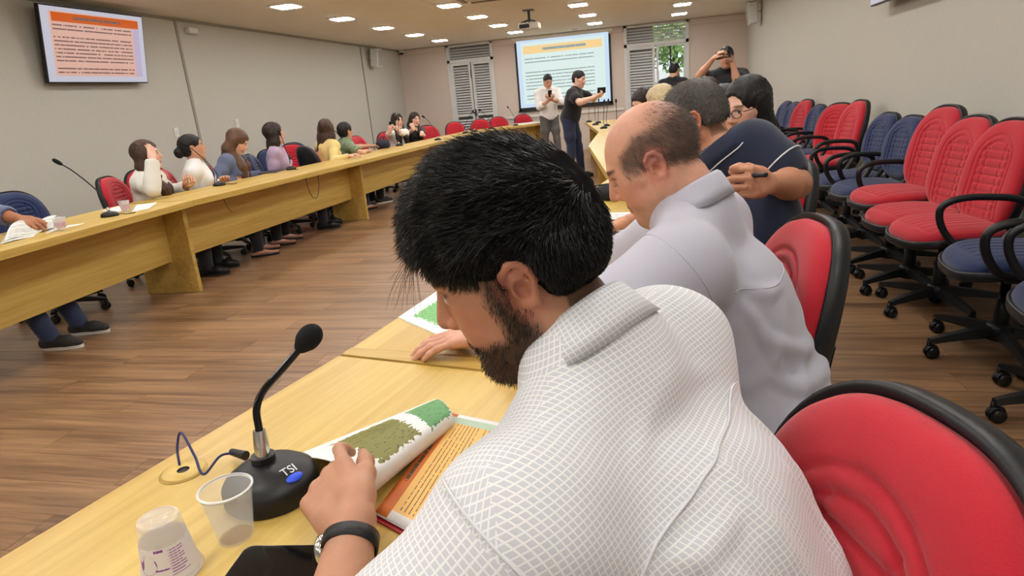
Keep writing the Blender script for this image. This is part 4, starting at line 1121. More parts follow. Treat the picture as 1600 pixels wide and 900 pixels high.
def extraA(x):
    g, ch, lat, sp, fw, root = x['g'], x['g']['chest'], x['lat'], x['spine'], x['fw'], x['root']; q = x['shirt_field']; sh = x['shirt']
    ax = nrm(nrm(x['hc'] + x['M'] @ A3((-.03, 0, -.08)) - g['neck']) * .75 + sp * .25)
    collar(x, M_check, g['neck'] * .45 + x['nb'] * .55, ax, fw, r0=x['nr'] + .007, stand=.028, leaf=.050, gap=.30, drop=.012, flare=.012, parent=sh, snap=q)
    M_seamw = cloth_mat('seam_white', (218, 219, 222))
    P = lambda l, s_, b: ch + lat * l + sp * s_ - fw * b
    seam(q, [P(.19, .105, .05), P(.10, .125, .12), P(0, .130, .13), P(-.10, .125, .12), P(-.185, .105, .06)], M_seamw, sh, .0018, off=.0005)
    for s_ in (1, -1):
        S = 'L' if s_ > 0 else 'R'; c = g['sh' + S]; d = nrm(g['el' + S] - c)
        e1 = nrm(np.cross(d, fw)); e2 = np.cross(d, e1)
        seam(q, [c + lat * s_ * .012 + (e1 * math.cos(a) + e2 * math.sin(a)) * .085 + d * .005 for a in np.linspace(0, 2 * PI, 13)], M_seamw, sh, .0016, n=4, off=.0005)
SKA = (190, 140, 113)
cA = person('man in a white checked shirt bowed over a booklet, black hair and beard', JA,
    [shirt(M_check, 'elbow', t=.016, neck=.03, base=True, hem=-.12, voxel=.005, disp=dispA, folds=foldsA, uvs=cloth_uv, sm=1, loose=2.0), trousers(cloth_mat('charcoal', (44, 44, 50))), shoes(M_black)],
    hairA, SKA, h=.008, hh=.0034, bulk=1.13, headkw=dict(fat=.006, ear=.80), paint=paintA, extra=extraA,
    hands={'L': dict(d=dLA, n=A3((.25, .55, -.8)), t=nrm(A3((.35, .9, .25))), curls=[(.35, .55, .4), (.75, .95, .5), (.85, 1.0, .5), (.9, 1.0, .5)], spread=.04, thumb=(.45, .3)),
           'R': dict(d=nrm(A3((-.35, -.2, .8))), n=A3((.3, -.9, .1)), curl=(.9, 1.2, .7), thumb=(.4, .4))})

# ------------------------------------------------------------------ bald man in the lilac-grey shirt
hfB, huB = yaw_frame(3.03, .49, .06); hB = A3((-.008, 1.471, 1.142)); FB = nrm((-.97, .2, 0))
nkB = A3((.085, 1.45, 1.015)); pelB = A3((.21, 1.45, .56)); shLB, shRB = A3((.045, 1.255, .945)), A3((.13, 1.65, .955))
wrLB = onz(770, 520, .795); elLB, wrLB = ik(shLB, wrLB, .30, .27, A3((-.30, 1.0, .70)))
elRB, wrRB = ik(shRB, A3((-.36, 1.72, .80)), .30, .27, A3((-.1, 2.0, .70)))
JB = body_joints(hB, hfB, huB, nkB, FB, shLB, shRB, pelB, elLB, wrLB, elRB, wrRB)
M_lilac = mat('cloth_lilac', (182, 181, 194), .8, noise=(700, .05), bump=(700, .15), sheen=.2)
def foldsB(q, x):
    g = x['g']; q.chain([g['shL'], g['shL'] * .5 + g['elL'] * .5, g['elL']], [.082, .078, .07], .03)
    ridges(q, x, [[(.20, .0, .010), (.14, -.05, .018), (.05, -.10, .017), (-.06, -.12, .011)], [(.20, -.10, .010), (.13, -.15, .018), (.04, -.18, .018), (-.06, -.18, .011)], [(.19, -.19, .010), (.12, -.23, .018), (.03, -.26, .017), (-.05, -.27, .011)], [(.17, .10, .010), (.12, .06, .016), (.06, .05, .011)], [(.21, .06, .009), (.18, -.02, .015), (.16, -.12, .011)]])
def dispB(X):
    p = (X - CTB_C.astype(np.float32)) @ CTB_B.astype(np.float32); w = np.sin((p[:, 2] * .9 + p[:, 1] * .35) * 55 + 2.4 * np.sin(p[:, 1] * 12 + p[:, 0] * 9)); low = np.clip((.12 - p[:, 2]) / .3, 0, 1)
    return (-.0048 * low * np.maximum(w, 0) ** 2 - .0026 * vnoise(X, 20, 14)).astype(np.float32)
CTB_B = _tf(JB); CTB_C = JB['chest'] - A3((pelB[0], pelB[1], 0))
def fringe_hair(y): # side and back hair of a bald crown
    top = .080 - .55 * np.clip(y[:, 0] + .0, 0, .2)
    m_ = np.clip((top - y[:, 2]) / .02, 0, 1) * np.clip((y[:, 2] - (-.005 - .055 * np.clip(-y[:, 0] - .01, 0, .1) / .1)) / .018, 0, 1) * np.clip((.060 - y[:, 0]) / .02, 0, 1)
    crown = np.clip((y[:, 2] - .03) / .05, 0, 1) * np.clip((-.02 - y[:, 0]) / .05, 0, 1) * np.clip((.115 - y[:, 2]) / .02, 0, 1)
    return np.maximum(m_, crown * .55)
def paintB(y, blob, blend, near, V):
    blend(fringe_hair(y) * near, (84, 70, 62), .75)
    jaw = np.clip((-.052 - y[:, 2]) / .02, 0, 1) * near * (y[:, 0] > .0); blend(jaw, (120, 96, 88), .22)
    blend(blob(.095, 0, -.048, .02, .026, .007, .5), (84, 64, 56), .5); blend(blob(.07, 0, -.10, .03, .02, .02, .6), (110, 92, 86), .45)
    blend(blob(-.02, .085, -.004, .03, .02, .035, .5), (200, 120, 104), .5)
    blend(blob(.09, .031, .004, .014, .016, .010, .3), (178, 118, 96), 1.0); blend(blob(.09, .031, -.003, .016, .016, .0022, .5), (60, 40, 34), .9)
def hairB(x):
    M, hc = x['M'], x['hc']; me = x['body'].data; nv = len(me.vertices); co = np.empty(nv * 3, np.float32); me.vertices.foreach_get('co', co); co = co.reshape(-1, 3); y = (co - hc) @ M
    nn = np.empty(nv * 3, np.float32); me.vertices.foreach_get('normal', nn); nn = nn.reshape(-1, 3); rs = np.random.RandomState(2)
    w = fringe_hair(y) * (np.linalg.norm(y, axis=1) < .16) * (np.abs(y[:, 1]) < .082); w = w / w.sum(); n = 4800; i = rs.choice(nv, n, p=w)
    d = nn[i] * .35 + (M @ A3((-.35, 0, -.75)))[None] + rs.normal(size=(n, 3)) * .15
    x['hair'] = strands('hair', co[i] + rs.normal(size=(n, 3)) * .0014 - nn[i] * .001, d, .008 + .010 * rs.rand(n), .0005, mat('hair_greybrown', (104, 91, 83), .5), x['root'], .3, 6, 3)
def extraB(x):
    g, ch, lat, sp, fw = x['g'], x['g']['chest'], x['lat'], x['spine'], x['fw']; q = x['shirt_field']; sh = x['shirt']
    ax = nrm(nrm(x['hc'] + x['M'] @ A3((-.03, 0, -.08)) - g['neck']) * .75 + sp * .25)
    collar(x, M_lilac, g['neck'] * .45 + x['nb'] * .55, ax, fw, r0=x['nr'] + .009, stand=.032, leaf=.055, gap=.30, drop=.015, flare=.018, parent=sh, snap=q)
    ms = cloth_mat('seam_lilac', (176, 175, 188)); P = lambda l, s_, b: ch + lat * l + sp * s_ - fw * b
    seam(q, [P(.20, .10, .08), P(.10, .075, .16), P(0, .07, .17), P(-.12, .075, .14)], M_lilac, sh, .0014, off=.0005)
    c = g['shL']; d = nrm(g['elL'] - c); e1 = nrm(np.cross(d, fw)); e2 = np.cross(d, e1)
    seam(q, [c + lat * .012 + (e1 * math.cos(a) + e2 * math.sin(a)) * .095 + d * .005 for a in np.linspace(0, 2 * PI, 13)], M_lilac, sh, .0014, n=4, off=.0005)
person('bald man in a pale lilac shirt looking down at his papers', JB,
    [shirt(M_lilac, 'elbow', t=.017, neck=.05, base=True, hem=-.12, voxel=.0065, disp=dispB, folds=foldsB, sm=1, loose=2.0), trousers(cloth_mat('navy_trouser', (34, 38, 52))), shoes(M_black)],
    hairB, (208, 156, 132), h=.010, hh=.0040, bulk=1.30, headkw=dict(fat=.010, s=1.03), paint=paintB, extra=extraB,
    hands={'L': dict(d=nrm(A3((-.93, -.22, -.06))), n=A3((0, 0, -1)), t=A3((.1, .95, 0)), curl=(.18, .25, .2), spread=.06, thumb=(.5, .3)), 'R': dict(n=A3((0, 0, -1)), curl=(.3, .4, .3))})

# ------------------------------------------------------------------ man in the navy polo, fist on hip with a pen
hfC, huC = yaw_frame(2.98, .36, -.05); hC = A3((.122, 2.24, 1.182)); FC = nrm((-.93, .32, 0))
nkC = A3((.215, 2.205, 1.055)); pelC = A3((.35, 2.16, .56)); shLC, shRC = at(1176, 232, 2.05), A3((.31, 2.39, .99))
elLC = at(1243, 287, 1.98); wrLC = at(1200, 287, 1.78)
elRC, wrRC = ik(shRC, A3((-.1, 2.55, .80)), .30, .26, A3((.1, 3.0, .7)))
JC = body_joints(hC, hfC, huC, nkC, FC, shLC, shRC, pelC, elLC, wrLC, elRC, wrRC)
M_navyp = mat('cloth_navy_polo', (22, 32, 56), .85, noise=(700, .08), bump=(700, .2), sheen=.2); M_pipe = cloth_mat('white_piping', (215, 215, 218))
def paintC(y, blob, blend, near, V):
    blend(np.clip((-.05 - y[:, 2]) / .02, 0, 1) * near * (y[:, 0] > .0), (90, 70, 60), .35); blend(blob(-.02, .085, -.004, .03, .02, .035, .5), (190, 105, 84), .5)
    blend(np.clip((.0 - y[:, 2]) / .05, 0, 1) * near * (y[:, 0] < -.045) * (y[:, 2] > -.07), (70, 60, 54), .55)
def hairC(x):
    hair_cap('short', 'grey', vol=.0, voxel=.005, nape=-.030)(x); M, hc = x['M'], x['hc']; me = x['hair'].data; rs = np.random.RandomState(4)
    nv = len(me.vertices); co = np.empty(nv * 3, np.float32); me.vertices.foreach_get('co', co); co = co.reshape(-1, 3); nn = np.empty(nv * 3, np.float32); me.vertices.foreach_get('normal', nn); nn = nn.reshape(-1, 3)
    n = 6000; i = rs.choice(nv, n); p = co[i] + rs.normal(size=(n, 3)) * .002; ph = vnoise(p.astype(np.float32), 60, 3)[:, None]
    d = nn[i] * .3 + (M @ A3((.4, 0, -.25)))[None] + ph * (M @ A3((.4, .5, .3)))[None]
    yl = (p - hc) @ M; ls = (.009 + .012 * rs.rand(n)) * np.where((np.abs(yl[:, 0] + .008) < .036) & (yl[:, 2] < .05) & (np.abs(yl[:, 1]) > .05), .25, 1.0)
    strands('hair_strands', p - nn[i] * .002, d, ls, .0007, mat('hair_saltpepper', (112, 104, 96), .45, noise=(90, .5)), x['hair'], .3, 9, 3)
def extraC(x):
    g, sp, fw = x['g'], x['spine'], x['fw']; sh = x['shirt']; q = x['shirt_field']
    ax = nrm(nrm(x['hc'] + x['M'] @ A3((-.03, 0, -.08)) - g['neck']) * .7 + sp * .3)
    collar(x, M_navyp, g['neck'] * .5 + x['nb'] * .5, ax, fw, r0=x['nr'] + .009, stand=.028, leaf=.055, gap=.30, drop=.015, flare=.024, parent=sh, trim=M_pipe, snap=q)
    c = g['shL']; e = g['elL']; d = nrm(e - c); c2 = c + (e - c) * .60; e1 = nrm(np.cross(d, fw)); e2 = np.cross(d, e1)
    seam(q, [c2 + (e1 * math.cos(a) + e2 * math.sin(a)) * .08 for a in np.linspace(0, 2 * PI, 13)], M_pipe, sh, .0028, 'sleeve_piping', 4)
    # glasses: temple arm hooked over the ear
    P = lambda a, b, c_: x['hc'] + x['M'] @ A3((a, b, c_)); gl = MB()
    for s_ in (-1, 1): gl.tube([P(.098, s_ * .066, .010), P(.05, s_ * .080, .012), P(-.005, s_ * .083, .016), P(-.022, s_ * .084, .0)], .0022, 6)
    for s_ in (-1, 1): gl.tube([P(.100, s_ * .036 + .026 * math.cos(a), .002 + .018 * math.sin(a)) for a in np.linspace(0, 2 * PI, 15)], .0018, 6)
    gl.tube([P(.102, -.012, .006), P(.104, 0, .009), P(.102, .012, .006)], .0018, 6); gl.build('glasses', M_black, x['root'])
cC = person('man in a navy polo with white piping, fist behind him gripping a pen', JC,
    [shirt(M_navyp, 'short', t=.014, neck=.03, base=True, hem=-.12, voxel=.0075, sm=1, loose=2.0, disp=lambda X: (-.003 * vnoise(X, 26, 24)).astype(np.float32)), trousers(cloth_mat('charcoal', (44, 44, 50))), shoes(M_black)],
    hairC, (192, 136, 106), h=.010, hh=.0045, bulk=1.12, paint=paintC, extra=extraC,
    hands={'L': dict(d=nrm(at(1172, 285, 1.71) - wrLC), n=nrm(A3((-.1, .95, -.2))), t=A3((0, -.1, 1)), curl=(1.1, 1.3, .8), spread=.02, thumb=(.35, .5)), 'R': dict(n=A3((0, 0, -1)), curl=(.3, .4, .3))})

# ------------------------------------------------------------------ print: text-like lines on paper and screens
def page_mat(name, bg, head=None, border=None, nl=14, line=(60, 50, 40), emit=0.0, margin=(.06, .94, .05, .80), side=None, strip=None, rough=.6, dens=.42, blank=.25, ttl=True, thick=.5, noline=False):
    m = bpy.data.materials.new(name); m.use_nodes = True; N = m.node_tree.nodes; L = m.node_tree.links; b = N['Principled BSDF']
    uv = N.new('ShaderNodeUVMap'); uv.uv_map = 'page'; sp = N.new('ShaderNodeSeparateXYZ'); L.new(uv.outputs[0], sp.inputs[0]); U, V = sp.outputs[0], sp.outputs[1]
    def op(k, a, b_=None):
        n = N.new('ShaderNodeMath'); n.operation = k
        for i, q in enumerate((a, b_)):
            if q is None: continue
            if isinstance(q, (int, float)): n.inputs[i].default_value = q
            else: L.new(q, n.inputs[i])
        return n.outputs[0]
    def inside(x, a, c): return op('MULTIPLY', op('GREATER_THAN', x, a), op('LESS_THAN', x, c))
    def mix(f, a, c):
        n = N.new('ShaderNodeMix'); n.data_type = 'RGBA'; L.new(f, n.inputs[0])
        if isinstance(a, tuple): n.inputs[6].default_value = s2l(a)
        else: L.new(a, n.inputs[6])
        n.inputs[7].default_value = s2l(c); return n.outputs[2]
    u0, u1, v0, v1 = margin
    cur = mix(op('ADD', 0.0, 1.0), bg, bg)
    if border is not None:
        ins = op('MULTIPLY', inside(U, border[1], 1 - border[1]), inside(V, border[1] * 1.2, 1 - border[1] * .8)); cur = mix(op('SUBTRACT', 1.0, ins), cur, border[0])
    if side is not None: cur = mix(op('MULTIPLY', inside(U, side[1], side[2]), inside(V, v0, v1)), cur, side[0])
    if head is not None: cur = mix(op('MULTIPLY', inside(V, head[1], head[2]), inside(U, head[3] if len(head) > 3 else 0.0, head[4] if len(head) > 4 else 1.0)), cur, head[0])
    if strip is not None: cur = mix(op('MULTIPLY', inside(U, strip[1], strip[2]), inside(V, v0, 1.0)), cur, strip[0])
    def words(row, scale, seedrow):
        cx = N.new('ShaderNodeCombineXYZ'); L.new(op('MULTIPLY', U, scale), cx.inputs[0]); L.new(op('MULTIPLY', seedrow, 7.31), cx.inputs[1])
        nz = N.new('ShaderNodeTexNoise'); nz.inputs['Scale'].default_value = 1.0; nz.inputs['Detail'].default_value = 1.0; L.new(cx.outputs[0], nz.inputs['Vector']); return op('GREATER_THAN', nz.outputs['Fac'], dens)
    if not noline:
        t = op('MULTIPLY', V, nl); fr = op('FRACT', t); rw = op('FLOOR', t)
        wn = N.new('ShaderNodeTexWhiteNoise'); wn.noise_dimensions = '1D'; L.new(rw, wn.inputs['W'])
        endu = op('MULTIPLY_ADD', wn.outputs[0], .9); 
        e2 = op('MINIMUM', op('ADD', op('MULTIPLY', wn.outputs[0], 2.2), u0), u1)
        keep = op('GREATER_THAN', wn.outputs[0], blank)
        lm = op('MULTIPLY', op('MULTIPLY', inside(fr, .5 - thick / 2, .5 + thick / 2), words(rw, 55, rw)), op('MULTIPLY', inside(V, v0, v1), op('MULTIPLY', op('GREATER_THAN', U, u0), op('LESS_THAN', U, e2))))
        cur = mix(op('MULTIPLY', lm, keep), cur, line)
    if ttl and head is not None:
        mid = (head[1] + head[2]) / 2; hw = (head[2] - head[1]) * .16
        tm = op('MULTIPLY', inside(V, mid - hw, mid + hw), op('MULTIPLY', inside(U, .28, .76), words(None, 60, op('ADD', 0.0, 3.0)))); cur = mix(tm, cur, line)
    L.new(cur, b.inputs['Base Color']); b.inputs['Roughness'].default_value = rough
    if emit: L.new(cur, b.inputs['Emission Color']); b.inputs['Emission Strength'].default_value = emit; b.inputs['Base Color'].default_value = (0, 0, 0, 1); m.node_tree.links.remove(b.inputs['Base Color'].links[0])
    return m
def map_mat(name, patches, paper=(240, 240, 238)):
    """white sheet with ragged coloured areas: patches = (u, v, ru, rv, colour)"""
    m = bpy.data.materials.new(name); m.use_nodes = True; N = m.node_tree.nodes; L = m.node_tree.links; b = N['Principled BSDF']
    uv = N.new('ShaderNodeUVMap'); uv.uv_map = 'page'
    nz = N.new('ShaderNodeTexNoise'); nz.inputs['Scale'].default_value = 26; nz.inputs['Detail'].default_value = 3; L.new(uv.outputs[0], nz.inputs['Vector'])
    nf = N.new('ShaderNodeTexNoise'); nf.inputs['Scale'].default_value = 1.0; nf.inputs['Detail'].default_value = 1
    mp = N.new('ShaderNodeMapping'); mp.inputs['Scale'].default_value = (22, 46, 1); L.new(uv.outputs[0], mp.inputs[0]); L.new(mp.outputs[0], nf.inputs['Vector'])
    cur = None
    for u, v, ru, rv, c in patches:
        mpp = N.new('ShaderNodeMapping'); mpp.inputs['Location'].default_value = (-u / ru, -v / rv, 0); mpp.inputs['Scale'].default_value = (1 / ru, 1 / rv, 0); L.new(uv.outputs[0], mpp.inputs[0])
        ab = N.new('ShaderNodeVectorMath'); ab.operation = 'ABSOLUTE'; L.new(mpp.outputs[0], ab.inputs[0]); sx = N.new('ShaderNodeSeparateXYZ'); L.new(ab.outputs[0], sx.inputs[0])
        mxx = N.new('ShaderNodeMath'); mxx.operation = 'MAXIMUM'; L.new(sx.outputs[0], mxx.inputs[0]); L.new(sx.outputs[1], mxx.inputs[1])
        ad = N.new('ShaderNodeMath'); ad.operation = 'MULTIPLY_ADD'; L.new(nz.outputs['Fac'], ad.inputs[0]); ad.inputs[1].default_value = .55; L.new(mxx.outputs[0], ad.inputs[2])
        ls = N.new('ShaderNodeMath'); ls.operation = 'LESS_THAN'; ls.inputs[1].default_value = 1.25; L.new(ad.outputs[0], ls.inputs[0])
        # darker place names inside the area
        dk = N.new('ShaderNodeMath'); dk.operation = 'GREATER_THAN'; dk.inputs[1].default_value = .64; L.new(nf.outputs['Fac'], dk.inputs[0])
        c2 = N.new('ShaderNodeMix'); c2.data_type = 'RGBA'; c2.inputs[6].default_value = s2l(c); c2.inputs[7].default_value = s2l([q * .62 for q in c]); L.new(dk.outputs[0], c2.inputs[0])
        mx = N.new('ShaderNodeMix'); mx.data_type = 'RGBA'; L.new(ls.outputs[0], mx.inputs[0]); L.new(c2.outputs[2], mx.inputs[7])
        if cur is None: mx.inputs[6].default_value = s2l(paper)
        else: L.new(cur, mx.inputs[6])
        cur = mx.outputs[2]
    L.new(cur, b.inputs['Base Color']); b.inputs['Roughness'].default_value = .5; return m
def sheet(name, fn, m, parent=None, nu=16, nv=12, th=.0006):
    """fn(u, v) -> point; a thin sheet with its own thickness"""
    P = [[A3(fn(i / nu, j / nv)) for j in range(nv + 1)] for i in range(nu + 1)]; V = []; n1 = (nu + 1) * (nv + 1)
    for k in (0, 1):
        for i in range(nu + 1):
            for j in range(nv + 1):
                du = P[min(i + 1, nu)][j] - P[max(i - 1, 0)][j]; dv = P[i][min(j + 1, nv)] - P[i][max(j - 1, 0)]; nn = nrm(np.cross(du, dv)); V.append(P[i][j] + nn * (th if k == 0 else 0))
    I = lambda k, i, j: k * n1 + i * (nv + 1) + j; Fc = []
    for i in range(nu):
        for j in range(nv):
            Fc.append((I(0, i, j), I(0, i + 1, j), I(0, i + 1, j + 1), I(0, i, j + 1))); Fc.append((I(1, i, j), I(1, i, j + 1), I(1, i + 1, j + 1), I(1, i + 1, j)))
    for i in range(nu): Fc.append((I(0, i, 0), I(1, i, 0), I(1, i + 1, 0), I(0, i + 1, 0))); Fc.append((I(0, i, nv), I(0, i + 1, nv), I(1, i + 1, nv), I(1, i, nv)))
    for j in range(nv): Fc.append((I(0, 0, j), I(0, 0, j + 1), I(1, 0, j + 1), I(1, 0, j))); Fc.append((I(0, nu, j), I(1, nu, j), I(1, nu, j + 1), I(0, nu, j + 1)))
    o = raw(name, V, Fc, m, parent, True); l = o.data.uv_layers.new(name='page'); vi = np.zeros(len(o.data.loops), np.int32); o.data.loops.foreach_get('vertex_index', vi); w_ = vi % n1
    l.data.foreach_set('uv', np.stack([(w_ // (nv + 1)) / nu, (w_ % (nv + 1)) / nv], -1).astype(np.float32).ravel()); return o
def quad_fn(a, b, c, d):
    a, b, c, d = map(A3, (a, b, c, d)); return lambda u, v: (a * (1 - u) + b * u) * (1 - v) + (d * (1 - u) + c * u) * v
M_paper = mat('white_paper', (238, 238, 235), .6, noise=(30, .02)); M_redcard = mat('red_card', (170, 26, 40), .5)

# ------------------------------------------------------------------ television screens, projection screen, projector
def tv(name, pts, m, label, wallx, sgn):
    """pts: bottom-left, bottom-right, top-right, top-left seen from the room"""
    P = [A3(p) for p in pts]; c = sum(P) / 4; ux = nrm(P[1] - P[0]); uy = nrm(P[3] - P[0]); n = nrm(np.cross(ux, uy)); w = np.linalg.norm(P[1] - P[0]) / 2; h_ = np.linalg.norm(P[3] - P[0]) / 2
    root = empty(name, (c[0], c[1], c[2]), 0, label, 'television'); Mx = Matrix(np.stack([ux, uy, n], -1).tolist()).to_4x4()
    MB().box((-w - .012, -h_ - .014, -.045), (w + .012, h_ + .012, -.002), Mx).build('housing', M_black, root, .004)
    sheet('screen', quad_fn(*[Mx @ Vector(v) for v in ((-w, -h_, 0), (w, -h_, 0), (w, h_, 0), (-w, h_, 0))]), m, root, 4, 4, .001)
    y0 = 0.0; wx = wallx - c[0]
    MB().tube([(0 - n[0] * .04, -.0, 0), (wx + sgn * .012, 0, -.02)], .028, 8).box((min(wx, wx + sgn * .03), -.16, -.16), (max(wx, wx + sgn * .03), .16, .16)).build('wall_bracket', M_black, root)
    return root
M_tv = page_mat('tv_picture', (240, 190, 172), head=((222, 98, 28), .81, .93, .09, .95), border=((214, 212, 226), .07), nl=19, line=(136, 104, 98), emit=.85, margin=(.09, .86, .09, .80), side=((206, 190, 220), .88, .95), dens=.40, blank=.30, thick=.36)
TVL = [(-6.02, 5.68, 1.87), (-6.02, 7.03, 1.88), (-5.90, 7.05, 2.60), (-5.90, 5.68, 2.59)]
tv('wall_television', TVL, M_tv, 'wall television showing an orange-headed slide above the left table', XL, 1)
tv('wall_television', [(1.86, 6.56, 1.83), (1.86, 5.18, 1.83), (1.78, 5.18, 2.56), (1.78, 6.56, 2.56)], M_tv, 'television on the bare right wall, only its lower corner in view', XR, -1)
scr = empty('projection_screen', (-2.1, YF - .06, 1.05), 0, 'pull-down projection screen with black border showing a slide', 'screen')
_a, _b = -1.06, 1.10
M_scr = page_mat('projected_slide', (222, 240, 236), head=((250, 214, 150), .80, .915, .07, .93), border=((206, 226, 246), .045), nl=20, line=(150, 166, 164), emit=1.05, margin=(.08, .84, .07, .76), dens=.36, blank=.42, thick=.30)
sheet('picture', quad_fn((_a, 0, .04), (_b, 0, .04), (_b, 0, 1.56), (_a, 0, 1.56)), M_scr, scr, 4, 4, .002)
MB().box((_a - .05, .004, -.03), (_a, .012, 1.62)).box((_b, .004, -.03), (_b + .05, .012, 1.62)).box((_a - .05, .004, -.03), (_b + .05, .012, .04)).box((_a - .05, .004, 1.56), (_b + .05, .012, 1.62)).build('border', M_black, scr)
MB().tube([(_a - .07, .01, -.04), (_b + .07, .01, -.04)], .014, 10).build('bottom_bar', M_black, scr)
MB().box((_a - .10, -.03, 1.56), (_b + .10, .05, 1.64)).build('roller_case', M_white, scr, .01)
pr = empty('projector', (-2.0, 11.2, ZC), 0, 'white ceiling projector on a short dark mount', 'projector')
bd = MB().box((-.17, -.14, -.30), (.17, .14, -.20)).build('body', M_white, pr, .02)
MB().lathe([(0, 0), (.045, 0), (.045, .04), (.035, .04), (.03, .02), (0, .02)], 18, Matrix.Translation((.08, .14, -.25)) @ Matrix.Rotation(-PI / 2, 4, 'X')).build('lens', M_black, bd)
MB().box((-.15, -.145, -.285), (.02, -.139, -.225)).build('vent', M_black, bd)
mt = MB().tube([(0, 0, -.20), (0, 0, 0)], .022, 10).box((-.09, -.09, -.012), (.09, .09, 0))
for sx in (-1, 1):
    for sy in (-1, 1): mt.tube([(0, 0, -.15), (sx * .12, sy * .09, -.19), (sx * .12, sy * .09, -.205)], .009, 6)
mt.build('mount', M_black, pr)
# air conditioning cassette
ac = empty('ceiling_air_conditioner', (-2.25, 9.15, ZC), 0, 'square ceiling cassette air conditioner with slotted white panel', 'air conditioner')
MB().box((-.40, -.40, -.03), (.40, .40, 0)).build('panel', M_lampf, ac, .012)
MB().box((-.24, -.24, -.036), (.24, .24, -.028)).build('intake_grille', mat('grille_grey', (190, 186, 176), .6), ac)
for k in range(9): MB().box((-.22, -.21 + k * .05, -.042), (.22, -.19 + k * .05, -.035)).build('grille_bar', M_lampf, ac)
for a in range(4):
    Mx = Matrix.Rotation(a * PI / 2, 4, 'Z'); MB().box((-.25, .29, -.045), (.25, .35, -.028), Mx).build('air_flap', mat('flap_grey', (150, 146, 138), .6), ac)
# loudspeakers, sensor, dome camera, plates
def wall_speaker(x, y, z, sgn, label):
    r_ = empty('wall_speaker', (x, y, z), 0, label, 'speaker', 'white wall speakers')
    MB().box((-.09, -.13, -.19), (.09, .13, .19), Matrix.Rotation(sgn * .12, 4, 'Y')).build('cabinet', M_frame, r_, .02)
    MB().box((sgn * .092 - .004, -.11, -.17), (sgn * .092 + .004, .11, .17), Matrix.Rotation(sgn * .12, 4, 'Y')).build('grille', mat('speaker_cloth', (168, 166, 160), .8), r_)
    MB().tube([(0, 0, 0), (-sgn * .16, 0, .02)], .02, 8).build('bracket', M_frame, r_)
wall_speaker(XL + .17, 13.95, 2.44, 1, 'white box loudspeaker high on the left wall'); wall_speaker(XR - .17, 13.75, 2.50, -1, 'white box loudspeaker high on the right wall')
sn = empty('motion_sensor', (XL + .03, 8.15, 2.56), 0, 'small white motion sensor under the ceiling of the left wall', 'sensor'); MB().box((-.03, -.09, -.04), (.05, .09, .04)).build('housing', M_white, sn, .015); MB().lathe([(0, .03), (.02, .02), (.03, 0)], 12, Matrix.Translation((.03, .06, -.05))).build('lens', M_white, sn)
dc = empty('dome_camera', (XL + .12, YF - .14, ZC - .06), 0, 'small dark dome camera in the far ceiling corner', 'camera'); MB().lathe([(0, .05), (.06, .05), (.065, .0), (.055, -.01)], 18).build('base', M_white, dc); MB().lathe([(.052, -.005), (.048, -.03), (.03, -.05), (0, -.058)], 18).build('dome', M_blackg, dc)
def plate(p, label):
    r_ = empty('switch_plate', p, 0, label, 'switch'); MB().box((0, -.04, -.06), (.012, .04, .06)).build('cover', M_white, r_, .004); MB().box((.010, -.014, -.025), (.018, .014, .025)).build('rocker', M_frame, r_, .002)
plate(onx(275, 207, XL), 'white light switch on the left wall above the woman covering her face'); plate(onx(370, 193, XL), 'white wall plate behind the head of the woman in blue')
sd = empty('smoke_detector', (-1.7, 15.2, ZC), 0, 'tiny round white detector on the ceiling before the screen', 'detector'); MB().lathe([(.06, 0), (.06, -.02), (.04, -.04), (0, -.045)], 18).build('housing', M_white, sd); MB().lathe([(.041, -.038), (.030, -.046), (0, -.05)], 18).build('sensor_cap', M_frame, sd)

# ------------------------------------------------------------------ gooseneck microphones
def desk_mic(p, az, label, group=None, lean=.23, hgt=.33, base_r=.058, tall=None, droop=0.0):
    """small black desk microphone; az: heading of the neck in degrees"""
    r_ = empty('desk_microphone', (p[0], p[1], TZ), math.radians(az), label, 'microphone', group)
    b = MB().lathe([(0, 0), (base_r, 0), (base_r, .014), (base_r * .86, .026), (base_r * .3, .036), (0, .036)], 22).build('base', M_black, r_)
    MB().lathe([(.010, .030), (.010, .062), (.006, .066), (0, .066)], 10).build('collar', M_chrome, r_)
    pts = smooth_path([(0, 0, .06), (.0, 0, .11), (lean * .25, 0, .06 + hgt * .45), (lean * .7, 0, .06 + hgt * .82), (lean, 0, .06 + hgt)], 5)
    MB().tube(pts, .0045, 8).build('gooseneck', M_black, r_)
    e = A3(pts[-1]); d = nrm(e - A3(pts[-3]))
    MB().tube([e - d * .01, e, e + d * .02, e + d * .045, e + d * .055], [.006, .011, .0145, .013, .005], 12).build('foam_head', M_blackm, r_)
    MB().tube(smooth_path([(-base_r, .0, .012), (-base_r - .05, .02, .004), (-base_r - .10, .0, .004)], 4), .003, 6).build('cable', M_black, r_)
    return r_
mics = [((172, 338), 'beside the empty red armchair on the left table', -140), ((343, 290), 'before the woman in the white t-shirt', -150), ((455, 265), 'before the woman in lilac', 150), ((545, 242), 'by the hand of the woman in yellow', -175), ((624, 228), 'before the woman raising a phone', 100), ((684, 219), 'by the empty red chairs past the woman in black', -135)]
for (px, lb, az) in mics:
    p = onz(px[0], px[1], TZ); desk_mic(p, az, 'black gooseneck desk microphone ' + lb, 'desk microphones on the left tables', lean=.20 if az != 150 else .10)
for x, y, az, lb in ((-3.62, 12.3, 30, 'on the birch table near the louvred door'), (-3.55, 12.75, 60, 'on the birch table under the louvred door handle'), (-3.40, 13.5, 200, 'at the bend of the left tables'), (-3.0, 14.2, 150, 'beside the papers at the end of the left tables')):
    desk_mic((x, y), az, 'black gooseneck desk microphone ' + lb, 'desk microphones on the left tables', lean=.18)
